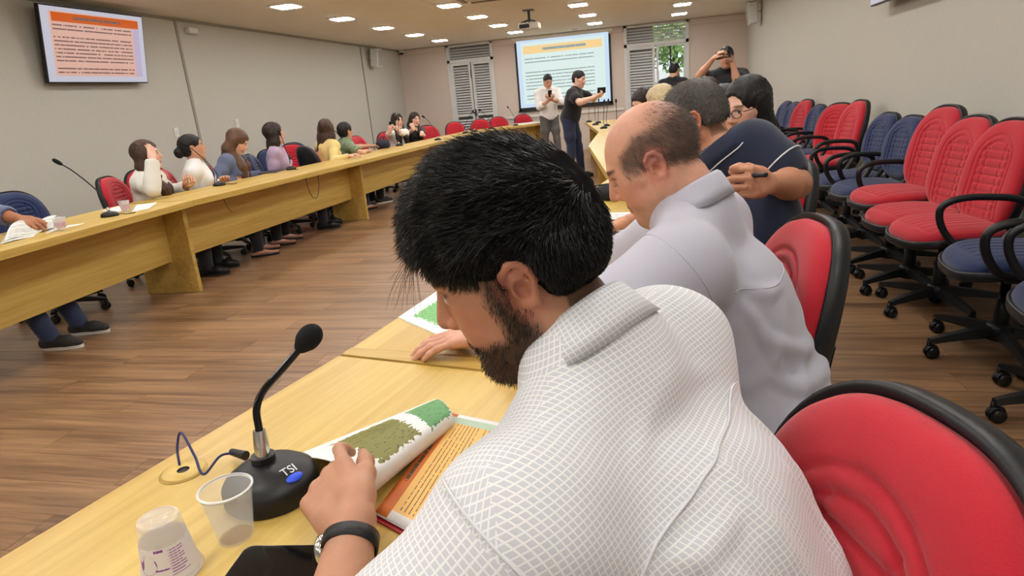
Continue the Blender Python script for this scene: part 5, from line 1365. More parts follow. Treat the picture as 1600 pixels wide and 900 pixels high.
for k in range(6):
    t = k / 5; desk_mic((-1.28 + .62 * t + (k % 2) * .12, 13.1 - 3.4 * t), 70 + 12 * (k % 3), 'black desk microphone bunched on the table end near the screen', 'microphones bunched on the far right table', lean=.10)
# near microphone with the lit logo
MD = .965
nm = empty('desk_microphone', onz(428, 770, TZ), 0, 'large black desk microphone with foam ball in front of the bearded man', 'microphone'); o_ = A3(nm.location)
bm_ = MB().lathe([(0, 0), (.068, 0), (.071, .004), (.071, .026), (.066, .034), (.050, .046), (.030, .053), (0, .055)], 48).build('base', M_black, nm)
st_ = [at(405, 672, MD), at(401, 640, MD), at(411, 612, MD + .005), at(440, 578, MD + .01), at(468, 545, MD + .015)]
foot = A3((at(408, 700, MD)[0], at(408, 700, MD)[1], TZ + .045)) - o_; top_c = A3((*(st_[0] - o_)[:2], (st_[0] - o_)[2]))
MB().tube([foot, foot + A3((0, 0, .02))], .018, 16).build('neck_socket', M_black, nm)
MB().tube([foot + A3((0, 0, .018)), top_c * .5 + foot * .5 + A3((0, 0, .008)), top_c], [.011, .0115, .0095], 14).build('chrome_collar', M_chrome, nm)
MB().tube([q - o_ for q in smooth_path(st_, 6)], .0058, 12).build('gooseneck', M_blackg, nm)
fb = Field(); fd = nrm(st_[4] - st_[3]); fc = st_[4] - o_ + fd * .012; fb.ell(fc + fd * .012, (.0215, .0185, .0185), frame(fd, (0, 0, 1)), .01); fb.cone(fc - fd * .008, fc, .010, .013, .01)
_v, _q = mesh_field(fb, .0022); field_obj('foam_ball', _v, _q, M_blackm, nm)
# logo on the sloping top
def text_obj(body, size, Mx, m, parent, name, ext=.0003):
    cu = bpy.data.curves.new(name, 'FONT'); cu.body = body; cu.size = size; cu.extrude = ext; cu.align_x = 'CENTER'; cu.align_y = 'CENTER'; t = bpy.data.objects.new(name, cu); COL.objects.link(t)
    me = bpy.data.meshes.new_from_object(t.evaluated_get(bpy.context.evaluated_depsgraph_get())); bpy.data.objects.remove(t); me.transform(Mx); o = link(name, me, parent, m); return o
tdir = nrm((onz(470, 722, TZ + .04) - onz(430, 745, TZ + .04)) * A3((1, 1, 0))); tn = nrm(np.cross(tdir, A3((0, 0, 1)))); slope = nrm(A3((0, 0, 1)) * .86 + tn * .5)
LGc = tn * .045 + A3((0, 0, .0495)) + tdir * .006; ly = np.cross(slope, tdir)
LG = Matrix.Translation(LGc + slope * .0012) @ Matrix(np.stack([tdir, ly, slope], -1).tolist()).to_4x4()
text_obj('TSI', .019, LG, mat('logo_white', (235, 235, 240), .4), nm, 'logo_lettering')
_p = MB().lathe([(0, .0006), (.012, .0006), (.0125, 0)], 20, LG @ Matrix.Translation((0, -.014, -.001)) @ Matrix.Diagonal((1.1, .55, 1, 1))); _p.build('logo_light', mat('logo_blue', (40, 70, 190), .3, emit=((50, 90, 230), .35)), nm)
# plug and looped blue-black cable with its table grommet
M_cable = mat('cable_blue', (40, 46, 96), .5)
cp = [onz(374, 708, TZ + .012), onz(345, 712, TZ + .02), onz(318, 741, TZ + .006), at(304, 712, 1.06), at(283, 676, 1.09), at(277, 700, 1.09), onz(281, 729, TZ + .001), onz(281, 731, TZ - .02)]
MB().tube([q - o_ for q in smooth_path(cp, 8)], .0022, 8).build('cable', M_cable, nm)
MB().tube([onz(384, 712, TZ + .016) - o_, onz(362, 706, TZ + .014) - o_], [.008, .006], 10).build('plug', M_black, nm)
gm = empty('table_grommet', onz(287, 737, TZ), 0, 'round wooden cable cover set into the near table', 'grommet'); MB().lathe([(.034, 0), (.034, .0025), (.032, .004), (.010, .004)], 36).build('lid', M_table, gm); MB().lathe([(.010, .0042), (.010, .001), (0, .001)], 16).build('cable_hole', M_black, gm); MB().lathe([(.0345, 0), (.0375, 0), (.0375, .0012), (.0345, .0012)], 36).build('rim', M_tabled, gm)

# ------------------------------------------------------------------ cups, phone
M_cup = mat('cup_plastic', (238, 238, 236), .25, trans=.0, alpha=.20, spec=.6); M_cup2 = mat('cup_clear', (240, 240, 245), .15, alpha=.30, spec=.7)
def cup_prof(r0, r1, h_, th=.0006): return [(0, .002), (r0 * .9, .0015), (r0, 0), (r0 + (r1 - r0) * .5, h_ * .5), (r1, h_ - .003), (r1 + .0022, h_ - .0025), (r1 + .0024, h_), (r1 + .0005, h_ + .0005), (r1 - .0012, h_ - .003), (r0 + (r1 - r0) * .5 - .001, h_ * .5), (r0 - .001, .003), (0, .003)]
cu1 = empty('plastic_cup', onz(370, 838, TZ), 0, 'empty translucent white plastic cup standing by the microphone', 'cup'); MB().lathe(cup_prof(.0235, .0335, .078), 40).build('wall', M_cup, cu1)
MB().lathe([(.0333, .0755), (.0360, .0760), (.0363, .0785), (.0335, .079)], 40).build('rolled_rim', mat('cup_rim', (245, 245, 243), .3, alpha=.85), cu1); MB().lathe([(0, .0034), (.0215, .0034)], 30).build('coffee_residue', mat('coffee', (214, 150, 70), .3, alpha=.25), cu1)
cu2 = empty('printed_cup', onz(270, 893, TZ), .4, 'upside-down water cup with purple print beside the plain cup', 'cup')
MB().lathe([(.0365, .003), (.0375, 0), (.0385, .003), (.034, .012), (.0305, .030), (.0275, .060), (.0268, .066), (.0258, .068), (.0262, .074), (.0255, .081), (.023, .084), (.020, .0815), (0, .0815)], 40).build('wall', M_cup2, cu2)
MB().lathe([(.0372, .0015), (.031, .030), (.0285, .055)], 40).build('label_sleeve', mat('label_white', (236, 234, 240), .5, alpha=.8), cu2)
def patch(a0, a1, z0, z1, m, name, rr):
    n = 6; V = []
    for i in range(n + 1):
        a = a0 + (a1 - a0) * i / n
        for z in (z0, z1): r = rr(z); V.append((r * math.cos(a), r * math.sin(a), z))
    return raw(name, V, [(2 * i, 2 * i + 2, 2 * i + 3, 2 * i + 1) for i in range(n)], m, cu2, True)
crr = lambda z: .0002 + .0372 + (.0305 - .0372) * min(z / .03, 1) - max(0, z - .03) * .1 + .0003
M_purp = mat('print_purple', (128, 60, 150), .5); M_pur2 = mat('print_lilac', (150, 110, 175), .5); af = math.atan2(-o_[1], .35) - .4
af = -1.42
raw('print_oval', [(crr(.034 + .013 * math.sin(t)) * math.cos(af - .62 + .42 * math.cos(t)), crr(.034 + .013 * math.sin(t)) * math.sin(af - .62 + .42 * math.cos(t)), .034 + .013 * math.sin(t)) for t in np.linspace(0, 2 * PI, 24, endpoint=False)], [tuple(range(24))], M_purp, cu2)
for k in range(9): patch(af + .28, af + .28 + (.62 if k % 3 else .48), .020 + k * .0036, .0216 + k * .0036, M_pur2, 'print_line', crr)
patch(af - .25, af + .12, .050, .0535, M_purp, 'print_mark', crr); patch(af - .3, af + .22, .0255, .0275, M_purp, 'print_swoosh', crr); patch(af + .25, af + .95, .0165, .0175, M_pur2, 'print_frame', crr)
ph = empty('smartphone', onz(474, 908, TZ), 0, 'black smartphone lying face up under the watch hand', 'phone')
pa, pb = onz(398, 863, TZ), onz(520, 862, TZ); px_ = nrm((pb - pa) * A3((1, 1, 0))); Mx = Matrix.Translation(pa - A3(ph.location)) @ Matrix(np.stack([px_, np.cross((0, 0, 1), px_), A3((0, 0, 1))], -1).tolist()).to_4x4()
def rrect(x0, y0, x1, y1, r, n=6): return [(cx + r * math.cos(a), cy + r * math.sin(a)) for cx, cy, a0 in ((x1 - r, y1 - r, 0), (x0 + r, y1 - r, PI / 2), (x0 + r, y0 + r, PI), (x1 - r, y0 + r, 1.5 * PI)) for a in np.linspace(a0, a0 + PI / 2, n)]
MB().prism(rrect(-.012, -.072, .143, .004, .012), 0.0005, .0078, Mx).build('frame', mat('phone_metal', (150, 148, 150), .25, .8), ph); MB().prism(rrect(-.0105, -.0705, .1415, .0025, .011), .0078, .0084, Mx).build('glass', M_blackg, ph)
MB().prism(rrect(-.004, -.066, .136, -.002, .008), .0084, .00845, Mx).build('display', mat('phone_display', (10, 11, 14), .08), ph)

# ------------------------------------------------------------------ booklet under the reader's hand
bk = empty('booklet', onz(640, 760, TZ), 0, 'open printed booklet with orange pages and a curled map page under the hand', 'booklet'); bo = A3(bk.location)
z_ = .758; q4 = [onz(586, 800, z_), onz(694, 858, z_), onz(786, 662, z_), onz(703, 645, z_)]
M_pg = page_mat('orange_page', (238, 190, 106), head=((204, 106, 34), .82, 1.0), border=((240, 240, 238), .06), nl=16, line=(84, 58, 36), margin=(.08, .90, .05, .80), strip=((178, 200, 176), .90, .965), blank=.22, dens=.40, thick=.20)
# reading direction runs from the near edge of the page to its far edge
sheet('orange_page', quad_fn(*(p - bo for p in (q4[1], q4[2], q4[3], q4[0]))), M_pg, bk, 14, 14, .0006)
dn = lambda p, dz: A3((p[0], p[1], dz)); ex = lambda p, c, k: c + (p - c) * k
cen = sum(q4) / 4
sheet('page_block', quad_fn(*(dn(ex(p, cen, 1.015), .7565) - bo for p in (q4[1], q4[2], q4[3], q4[0]))), M_paper, bk, 4, 4, .001)
cv = MB(); pts = [ex(p, cen, 1.05) - bo for p in q4]; cv.prism([p[:2] for p in pts], .0008, .0040); cv.build('red_cover', M_redcard, bk)
eA0, eA1 = onz(450, 716, .757), onz(678, 624, .757); eB0, eB1 = onz(574, 748, .800), onz(708, 646, .782)
def curl(u, v):
    # v: 0 far-left edge on the table, 1 rolled edge; the last part tucks under
    a = eA0 * (1 - u) + eA1 * u; b = eB0 * (1 - u) + eB1 * u; d = b - a; dh = A3((d[0], d[1], 0)); L_ = np.linalg.norm(dh); dh = dh / L_; rise = d[2]; r = .016 + .004 * (1 - u)
    if v < .72: t = v / .72; return a + dh * (L_ - r) * t + A3((0, 0, rise * math.sin(t * PI / 2) + .004 * math.sin(PI * t))) - bo
    th = (v - .72) / .28 * PI * 1.05; return a + dh * (L_ - r + r * math.sin(th)) + A3((0, 0, rise - r + r * math.cos(th))) - bo
M_map = map_mat('map_print', [(.40, .46, .22, .30, (122, 120, 40)), (.86, .46, .14, .32, (86, 150, 84))])
sheet('curled_map_page', curl, M_map, bk, 30, 34, .0005)

# papers of the bald man
z2 = TZ + .0012
p_ = empty('map_sheet', onz(690, 488, TZ), 0, 'white sheet with a green map under the hand of the bald man', 'paper'); po = A3(p_.location)
sheet('page', quad_fn(*(onz(*q, z2) - po for q in ((622, 496), (692, 526), (790, 478), (693, 448)))), map_mat('map_print_green', [(.50, .42, .32, .28, (104, 176, 96))]), p_, 10, 10, .0006)
sheet('under_page', quad_fn(*(onz(*q, TZ + .0003) - po for q in ((632, 502), (704, 532), (800, 486), (700, 450)))), M_paper, p_, 4, 4, .0006)
pn = empty('pen', onz(775, 551, TZ + .005), 0, 'black pen lying on the table by the hand of the bald man', 'pen'); pno = A3(pn.location); _a0, _a1 = onz(758, 547, TZ + .005) - pno, onz(845, 575, TZ + .005) - pno
MB().tube([_a0 + (_a1 - _a0) * .1, _a1], .0045, 10).build('barrel', M_black, pn); MB().tube([_a0, _a0 + (_a1 - _a0) * .1], [.0012, .0045], 10).build('tip', M_black, pn)
def flat_sheet(name, pix, m, label, cat='paper', dz=0.0, z=TZ, lift=0.0, group=None):
    P = [onz(*q, z + .0012 + dz) for q in pix]; c = sum(P) / 4; r_ = empty(name, (c[0], c[1], z), 0, label, cat, group); c = A3(r_.location)
    f0 = quad_fn(*(p - c for p in P)); sheet('page', lambda u, v: f0(u, v) + A3((0, 0, lift * math.sin(PI * u) * v)), m, r_, 8, 8, .0007)
    return r_
M_text = page_mat('text_page', (242, 242, 240), nl=24, line=(120, 120, 124), margin=(.1, .9, .1, .9), blank=.3)
flat_sheet('paper_sheet', ((926, 346), (1008, 342), (1000, 331), (940, 333)), M_text, 'printed white sheet behind the dark phone of the bald man')
flat_sheet('paper_sheet', ((945, 374), (1015, 376), (1008, 350), (935, 352)), M_paper, 'blank white sheet in front of the dark phone of the bald man')
tb = empty('smartphone', onz(972, 352, TZ), 0, 'dark slate phone lying across the papers of the bald man', 'phone'); tq = [onz(*q, TZ + .003) - A3(tb.location) for q in ((930, 353), (998, 355), (1001, 347), (932, 345))]
MB().prism([q[:2] for q in tq], .003, .012).build('body', mat('slate', (44, 46, 54), .35), tb, .002); tc_ = sum(tq) / 4; MB().prism([(q * .94 + tc_ * .06)[:2] for q in tq], .012, .0124).build('screen', M_blackg, tb)
bgp = onz(958, 310, TZ); pf = Field(); pf.ell((0, 0, .035), (.12, .10, .045), None, .02); pf.ell((-.10, .05, .02), (.09, .035, .02), rot((0, 0, 1), .6), .02); pf.plane((0, 0, .0), (0, 0, -1), .004)
bg_ = empty('pouch', bgp, 0, 'soft black pouch on the table beyond the bald man', 'bag'); _v, _q = mesh_field(pf, .008, disp=lambda X: (.004 * vnoise(X, 45, 3)).astype(np.float32)); field_obj('bag_body', _v, _q, mat('black_cloth', (24, 22, 24), .8), bg_); MB().tube([(-.10, -.02, .075), (0, -.02, .083), (.10, -.02, .075)], .004, 6).build('zipper', M_black, bg_)

# ------------------------------------------------------------------ things on the left tables
np_ = empty('newspaper', onz(60, 365, TZ), 0, 'open newspaper folded over the hand of the reader at the left table', 'newspaper'); no = A3(np_.location)
M_news = page_mat('news_print', (226, 226, 218), nl=40, line=(150, 150, 148), margin=(.05, .95, .05, .95), blank=.2, head=((196, 190, 168), .62, .80, .1, .6), ttl=False)
na, nb_, nc, nd_ = onz(6, 378, TZ + .004), onz(84, 357, TZ + .004), onz(92, 338, TZ + .05), onz(30, 345, TZ + .08)
sheet('front_page', lambda u, v: quad_fn(na, nb_, nc, nd_)(u, v) - no + A3((0, 0, .03 * math.sin(PI * min(v * 1.0, 1)) + .008 * math.sin(u * 9))), M_news, np_, 16, 12, .0008)
sheet('back_page', lambda u, v: quad_fn(onz(0, 382, TZ + .002), onz(90, 360, TZ + .002), onz(96, 350, TZ + .002), onz(10, 366, TZ + .002))(u, v) - no + A3((0, 0, .004 * math.sin(u * 7))), M_news, np_, 10, 8, .0008)
def small_cup(px, label):
    r_ = empty('plastic_cup', onz(*px, TZ), 0, label, 'cup'); MB().lathe(cup_prof(.0245, .0365, .082), 24).build('wall', M_cup2, r_); MB().lathe([(.0275, .02), (.0335, .055)], 24).build('printed_band', mat('print_band', (214, 176, 196), .5, alpha=.75), r_)
small_cup((97, 360), 'pink-printed plastic cup beside the newspaper'); small_cup((197, 331), 'pink-printed plastic cup next to the microphone on the left table')
flat_sheet('paper_sheet', ((100, 356), (122, 352), (132, 349), (106, 352)), M_paper, 'small white paper beside the cup near the newspaper')
flat_sheet('paper_sheet', ((158, 330), (178, 333), (200, 326), (185, 322)), M_paper, 'white sheet behind the microphone on the left table'); flat_sheet('paper_sheet', ((206, 331), (232, 326), (246, 316), (212, 320)), M_paper, 'white leaflet past the cup on the left table')
lt = empty('tablet', onz(425, 269, TZ), .25, 'closed dark tablet on the table before the woman in lilac', 'tablet'); MB().box((-.10, -.16, 0), (.10, .16, .012)).build('body', mat('tablet_case', (70, 56, 66), .5), lt, .004); MB().box((-.09, -.15, .012), (.09, .15, .0125)).build('cover', M_black, lt)
hb = onz(599, 232, TZ); hf_ = Field(); hf_.ell((0, 0, .06), (.11, .13, .085), None, .02); hf_.plane((0, 0, 0), (0, 0, -1), .004)
hbag = empty('handbag', hb, 0, 'dark navy rounded bag on the table before the woman raising a phone', 'bag'); _v, _q = mesh_field(hf_, .011, disp=lambda X: (.006 * vnoise(X, 30, 8)).astype(np.float32)); field_obj('bag_body', _v, _q, mat('navy_bag', (24, 28, 44), .7), hbag); MB().tube(smooth_path([(0, -.08, .11), (0, -.05, .17), (0, .05, .17), (0, .08, .11)], 5), .008, 8).build('handle', mat('navy_bag', (24, 28, 44), .7), hbag)
for k, (x, y, rz) in enumerate(((-2.95, 14.6, .3), (-2.75, 14.75, .5))):
    r_ = empty('paper_stack', (x, y, TZ), rz, ('loose white papers at the end of the left tables', 'second pile of white papers at the end of the left tables')[k], 'papers'); MB().box((-.15, -.21, 0.0), (.15, .21, .02)).build('sheets', M_paper, r_); MB().box((-.14, -.20, .02), (.15, .20, .026), Matrix.Rotation(.15, 4, 'Z')).build('top_sheet', M_paper, r_)
# hanging cable loops under the left table edge
for k, (px, w_, dp) in enumerate(((364, .10, .20), (490, .10, .24))):
    p = onz(px, 300 if k == 0 else 276, .70); c_ = empty('hanging_cable', (p[0] - .02, p[1], .70), 0, ('thin black cable looping under the table before the woman in white', 'thin black cable looping under the table before the woman in lilac')[k], 'cable')
    MB().tube([(-.0, w_ * math.cos(a) * 1.3, -dp * abs(math.sin(a)) + .01) for a in np.linspace(0, PI, 17)], .0035, 6).build('loop', M_black, c_)
    for s_ in (-1, 1): MB().box((-.01, s_ * w_ * 1.3 - .012, -.005), (.01, s_ * w_ * 1.3 + .012, .002)).build('clip', M_black, c_)
# trees outside the window
M_leaf = mat('leaf_green', (138, 166, 96), .6, noise=(3, .4)); M_bark = mat('bark', (70, 58, 48), .9)
def tree(x, y, z, rx, rz, seed, label):
    r_ = empty('tree', (x, y, -.5), 0, label, 'tree', 'trees outside the window'); rs = np.random.RandomState(seed); V = []; Fc = []
    for i in range(900):
        d = rs.normal(size=3); d /= np.linalg.norm(d); p = d * A3((rx, rx, rz)) * (.35 + .65 * rs.rand()) + A3((0, 0, z + .5)); a = nrm(rs.normal(size=3)) * .10; b = nrm(np.cross(a, rs.normal(size=3))) * .06; n = len(V); V += [p - a, p + b, p + a, p - b]; Fc.append((n, n + 1, n + 2, n + 3))
    tag(raw('foliage', V, Fc, M_leaf, r_), kind='stuff'); MB().tube([(0, 0, 0), (.1, 0, z * .5), (0, .1, z + .6)], [.16, .12, .05], 8).build('trunk', M_bark, r_)
tree(.6, 20.5, 2.6, 1.1, .9, 1, 'leafy tree just outside the open window'); tree(-.6, 22.5, 3.0, 1.3, 1.1, 2, 'tree behind the mullion outside the open window'); tree(1.9, 22, 3.2, 1.2, 1.2, 3, 'tree at the right side of the open window view')
ow = empty('neighbour_building', (.8, 25, -.5), 0, 'pale building with balconies seen low through the open window', 'building')
MB().box((-5, 0, 0), (5, .4, 2.4)).build('wall', mat('pale_render', (205, 205, 200), .8), ow)
for k in range(3): MB().box((-5, -.5, .9 + k * .5), (5, 0, .98 + k * .5)).build('balcony_slab', mat('slab_grey', (150, 150, 150), .8), ow)
for k in range(7): MB().box((-4.4 + k * 1.3, -.02, 1.1), (-3.7 + k * 1.3, .02, 1.8)).build('window', mat('dim_glass', (60, 70, 78), .2), ow)
struct(MB().box((-14, YF + .5, -.6), (14, 40, -.5)).build('ground', mat('outdoor_ground', (120, 118, 108), .9)))

# ------------------------------------------------------------------ the others around the tables
def sitter(label, head, face, clothes, hair, lean=.1, hyaw=0, hpitch=0, hroll=0, wrL=None, wrR=None, elL=None, elR=None, sex='f', size=.94, seat=.55, absw=None, chair_kw=None, twist=0.0, **kw):
    """head: room position of the head centre; wrists in (forward, left, up) from the pelvis, or absolute through absw"""
    J0 = pose_sit((0, 0, seat), face, lean, None, hyaw, hpitch, hroll, size=size, sw=.185 if sex == 'm' else .165, twist=twist)
    off = J0['head']; dz = head[2] - off[2]; tl = .50 + dz / math.cos(lean) / size
    J0 = pose_sit((0, 0, seat), face, lean, None, hyaw, hpitch, hroll, size=size, sw=.185 if sex == 'm' else .165, torso=tl, twist=twist); off = J0['head']
    pel = A3((head[0] - off[0], head[1] - off[1], seat))
    a = math.radians(face); F_ = A3((math.cos(a), math.sin(a), 0)); Lf = A3((-math.sin(a), math.cos(a), 0))
    rel = lambda p: ((A3(p) - pel) @ F_, (A3(p) - pel) @ Lf, (A3(p) - pel)[2])
    absw = absw or {}
    g = dict(wrL=wrL, wrR=wrR, elL=elL, elR=elR)
    for k, v in absw.items(): g[k] = rel(v)
    J = pose_sit(pel, face, lean, None, hyaw, hpitch, hroll, size=size, sw=.185 if sex == 'm' else .165, torso=tl, twist=twist, stance=kw.pop('stance', 0.0), **g)
    if chair_kw: c = chair(pel[0] - F_[0] * .03, pel[1] - F_[1] * .03, face, **chair_kw)
    return person(label, J, clothes, hair, sex=sex, **kw)
def blouse_collar(m, trim=None):
    def go(x):
        ax = nrm(nrm(x['nb'] - x['g']['neck']) + x['spine']); collar(x, m, x['g']['neck'] * .6 + x['nb'] * .4, ax, x['fw'], r0=x['nr'] + .012, stand=.022, leaf=.042, gap=.5, drop=.03, flare=.02, parent=x['root'], trim=trim)
    return go
def strap(m, name='bag_strap', side=1):
    def go(x):
        q = x['shirt_field']; g = x['g']; lat, fw, sp = x['lat'], x['fw'], x['spine']
        pts = [g['neck'] + lat * side * .09 - fw * .10 - sp * .06, g['neck'] + lat * side * .09 - sp * .01, g['chest'] + lat * side * .05 + fw * .16 + sp * .06, g['pelvis'] + fw * .14 - lat * side * .10 + sp * .06]
        seam(q, pts, m, x['root'], .010, name, 8, off=.002)
    return go
def held(name, m, c, fwd, up, size=(.075, .15, .009), label='', cat='phone', lens=True):
    """flat phone; fwd: out of its back, up: along its height"""
    Mx = Matrix.Translation((0, 0, 0)) @ Matrix(np.stack([nrm(np.cross(up, fwd)), nrm(up), nrm(fwd)], -1).tolist()).to_4x4(); r_ = empty(name, c, 0, label, cat)
    w, h_, t = size; MB().box((-w / 2, -h_ / 2, -t / 2), (w / 2, h_ / 2, t / 2), Mx).build('body', m, r_, .003); MB().box((-w / 2 + .004, -h_ / 2 + .004, -t / 2 - .0005), (w / 2 - .004, h_ / 2 - .004, -t / 2), Mx).build('screen', M_blackg, r_)
    if lens: MB().box((-w / 2 + .008, h_ / 2 - .03, t / 2), (-w / 2 + .03, h_ / 2 - .008, t / 2 + .002), Mx).build('lens_block', M_blackg, r_)
    return r_
LG_ = 'chairs along the left tables'
ck = lambda col, lb, hi=False, arms=False: dict(color=col, high=hi, arms=arms, label=lb, group=LG_)
jeans = trousers(cloth_mat('denim', (46, 58, 88))); dark = trousers(cloth_mat('dark_trouser', (30, 30, 36))); blk_sh = shoes(M_black, mat('sole_dark', (30, 28, 28), .7)); wh_sole = shoes(mat('shoe_grey', (52, 50, 50), .7), M_white)
nude = shoes(mat('nude_shoe', (176, 130, 110), .6), M_black, bare=True)
HL = .010; HF = .0062
# newspaper reader at the edge of the frame
sitter('person in a blue-grey sleeve reading a newspaper at the left table', (-4.28, 3.16, 1.12), 12, [shirt(cloth_mat('bluegrey', (92, 100, 130)), 'three', t=.016, neck=.0), jeans, wh_sole], hair_cap('short', 'black'), lean=.25, hpitch=.4,
       absw=dict(wrL=onz(62, 350, TZ + .055), elL=onz(8, 330, TZ + .08), wrR=(-3.75, 2.75, .80)), sex='m', skin='tan', h=HL, hh=.008, stance=.20,
       hands={'L': dict(n=A3((.2, .3, -.9)), curl=(.7, .8, .5)), 'R': dict(n=A3((0, 0, -1)))})
chair(-4.50, 3.86, -4, 'blue', False, False, 'navy chair behind the newspaper on the left table', LG_)
# woman covering her face
hp = onx(230, 243, -4.35)
sitter('woman in a loose white blouse covering her face with one hand', hp, 18, [shirt(cloth_mat('offwhite', (226, 224, 216)), 'long', t=.020, neck=.0, loose=4.0, disp=lambda X: (-.005 * vnoise(X, 28, 31)).astype(np.float32)), dark, blk_sh], hair_cap('long', 'brown', len_=.44, vol=1.0, side=(1, -1)), lean=.12, hpitch=-.05, hyaw=.25,
       absw=dict(wrR=onx(238, 252, -4.12), elR=onx(243, 305, -4.05), wrL=onz(290, 292, TZ + .03), elL=(-4.35, 5.4, .6)), skin='light', h=HL, hh=HF, chair_kw=ck('red', 'red armchair of the woman covering her face', arms=True),
       hands={'R': dict(d=A3((-.25, .45, .85)), n=A3((-.9, .2, .1)), curl=(.15, .3, .2)), 'L': dict(n=A3((0, 0, 1)), curl=(.6, .8, .5))})
held('smartphone', M_black, onx(246, 283, -4.08), A3((.9, -.4, .1)), A3((-.1, .5, .85)), (.07, .13, .009), 'black phone leaning against the woman covering her face')
chair(-4.92, 5.62, -12, 'red', True, False, 'tall red chair behind the woman in the white t-shirt', LG_, dz=-.06)
# woman in white t-shirt
hp = onx(301, 231, -4.35); M_wt = cloth_mat('white_tee', (236, 236, 234))
sitter('woman in a white t-shirt with dark tied hair and a black bag strap', hp, 30, [shirt(M_wt, 'short', t=.012, neck=.002, vneck=.012, loose=1.5), dark, nude, strap(M_black, side=1)], hair_cap('bun', 'black', vol=.5), lean=-.02, hyaw=.28, hpitch=-.12,
       absw=dict(wrR=onz(292, 292, TZ + .03), elR=onx(296, 300, -4.45), wrL=onz(345, 284, TZ + .02)), skin='mid', h=HL, hh=HF, chair_kw=ck('red', 'low red chair of the woman in the white t-shirt'),
       hands={'R': dict(n=A3((0, 0, 1)), curl=(.7, .9, .5)), 'L': dict(n=A3((0, 0, -1)))})
# woman in blue
hp = onx(371, 222, -4.32)
sitter('woman in a blue-grey shirt with long light-brown hair looking down', hp, 14, [shirt(cloth_mat('steelblue', (98, 108, 136)), 'long', t=.016, neck=.0, disp=lambda X: (-.003 * vnoise(X, 34, 32)).astype(np.float32)), dark, nude, blouse_collar(cloth_mat('steelblue', (98, 108, 136)))], hair_cap('long', 'ltbrown', len_=.42, vol=1.05, side=(1, -1)), lean=.15, hpitch=.55, hyaw=.1,
       absw=dict(wrL=onz(410, 272, TZ - .02), wrR=onz(370, 282, TZ - .02)), skin='light', h=HL, hh=HF, bulk=1.14, chair_kw=ck('red', 'red chair mostly hidden behind the woman in the blue shirt'))
# woman in lilac
hp = onx(429, 209, -4.33)
sitter('woman in a lilac shirt with long dark hair over one shoulder', hp, 22, [shirt(cloth_mat('lilac_blouse', (176, 154, 182)), 'long', t=.014, neck=.0, vneck=.01, disp=lambda X: (-.003 * vnoise(X, 34, 33)).astype(np.float32)), dark, blk_sh, blouse_collar(cloth_mat('lilac_blouse', (176, 154, 182)))], hair_cap('long', 'dkbrown', len_=.46, vol=1.0, side=(1,)), lean=.02, hyaw=.42, hpitch=-.12,
       absw=dict(wrL=onz(452, 268, TZ - .04), wrR=onz(420, 276, TZ - .04)), skin='light', h=HL, hh=HF, chair_kw=ck('blue', 'dark chair of the woman in the lilac shirt'))
chair(-4.66, 7.50, -20, 'blue', False, True, 'empty navy armchair right next to the woman in lilac', LG_)
chair(-4.98, 8.40, -40, 'red', False, False, 'narrow red chair back leaning by a navy one beside the woman in yellow', LG_); chair(-5.25, 8.95, -35, 'blue', False, False, 'navy chair back just behind the narrow red chair', LG_)
# woman in yellow, seen from behind
hp = onx(510, 202, -4.25); M_yel = cloth_mat('yellow_top', (228, 206, 136))
sitter('woman in a pale yellow top turned away, straight brown hair', hp, 62, [shirt(M_yel, 'long', t=.014, neck=.0, disp=lambda X: (-.003 * vnoise(X, 30, 35)).astype(np.float32)), jeans, nude], hair_cap('long', 'brown', len_=.38, vol=1.05), lean=.12, hyaw=.55,
       absw=dict(wrR=onz(546, 244, TZ + .035), elR=onx(528, 250, -4.0)), skin='light', h=HL, hh=.008, chair_kw=ck('red', 'chair hidden under the woman in yellow'), hands={'R': dict(n=A3((0, 0, -1)), curl=(.5, .6, .4))})
# short-haired person in green
hp = onx(540, 206, -4.28)
M_grn = mat('cloth_green_print', (120, 136, 108), .85, noise=(34, .55), sheen=.1)
sitter('short-haired person in a green patterned top turned to the screen', hp, 52, [shirt(M_grn, 'short', t=.012, neck=.0), dark, wh_sole], hair_cap('short', 'black', vol=1.1), lean=.18, hyaw=.3, hpitch=-.05,
       absw=dict(wrR=onz(572, 236, TZ + .03), elR=onz(556, 240, TZ + .03), wrL=(-4.0, 9.4, .8)), sex='f', skin='mid', h=HL, hh=.008, chair_kw=ck('blue', 'chair hidden under the person in green'), hands={'R': dict(n=A3((0, 0, -1)), curl=(.3, .4, .3))})
chair(-4.52, 9.85, -10, 'red', False, False, 'red chair to the left of the woman raising a phone', LG_)
# two friends
hp = onx(621, 189, -4.30)
cW8 = sitter('woman in white with long dark hair holding a camera to her side', hp, -32, [shirt(cloth_mat('white_blouse', (234, 234, 230)), 'long', t=.014, neck=.0, vneck=.02), dark, nude], hair_cap('long', 'dkbrown', len_=.42, vol=1.05, side=(1, -1)), lean=.12, hyaw=-.05, hpitch=.05,
       absw=dict(wrR=onx(607, 204, -4.05), elR=onx(596, 222, -4.05), wrL=onx(621, 206, -4.12), elL=onx(634, 224, -4.02)), skin='light', h=.011, hh=.0075, chair_kw=ck('red', 'chair hidden under the woman holding a camera'),
       hands={'R': dict(d=A3((.3, -.2, .9)), n=A3((.3, .9, 0)), curl=(.6, .8, .5)), 'L': dict(d=A3((-.2, -.2, .9)), n=A3((-.9, 0, .1)), curl=(.9, 1.0, .6))})
mid_tips = lambda c, *S: sum(A3(t) for k in S for t in c['palm'][k]) / (4 * len(S)) + c['org']
held('compact_camera', M_black, mid_tips(cW8, 'R') + A3((0, 0, .02)), A3((.6, -.75, .1)), A3((0, 0, 1)), (.11, .07, .04), 'black compact camera in the raised hand of the woman in white', 'camera')
hp = onx(648, 187, -4.30)
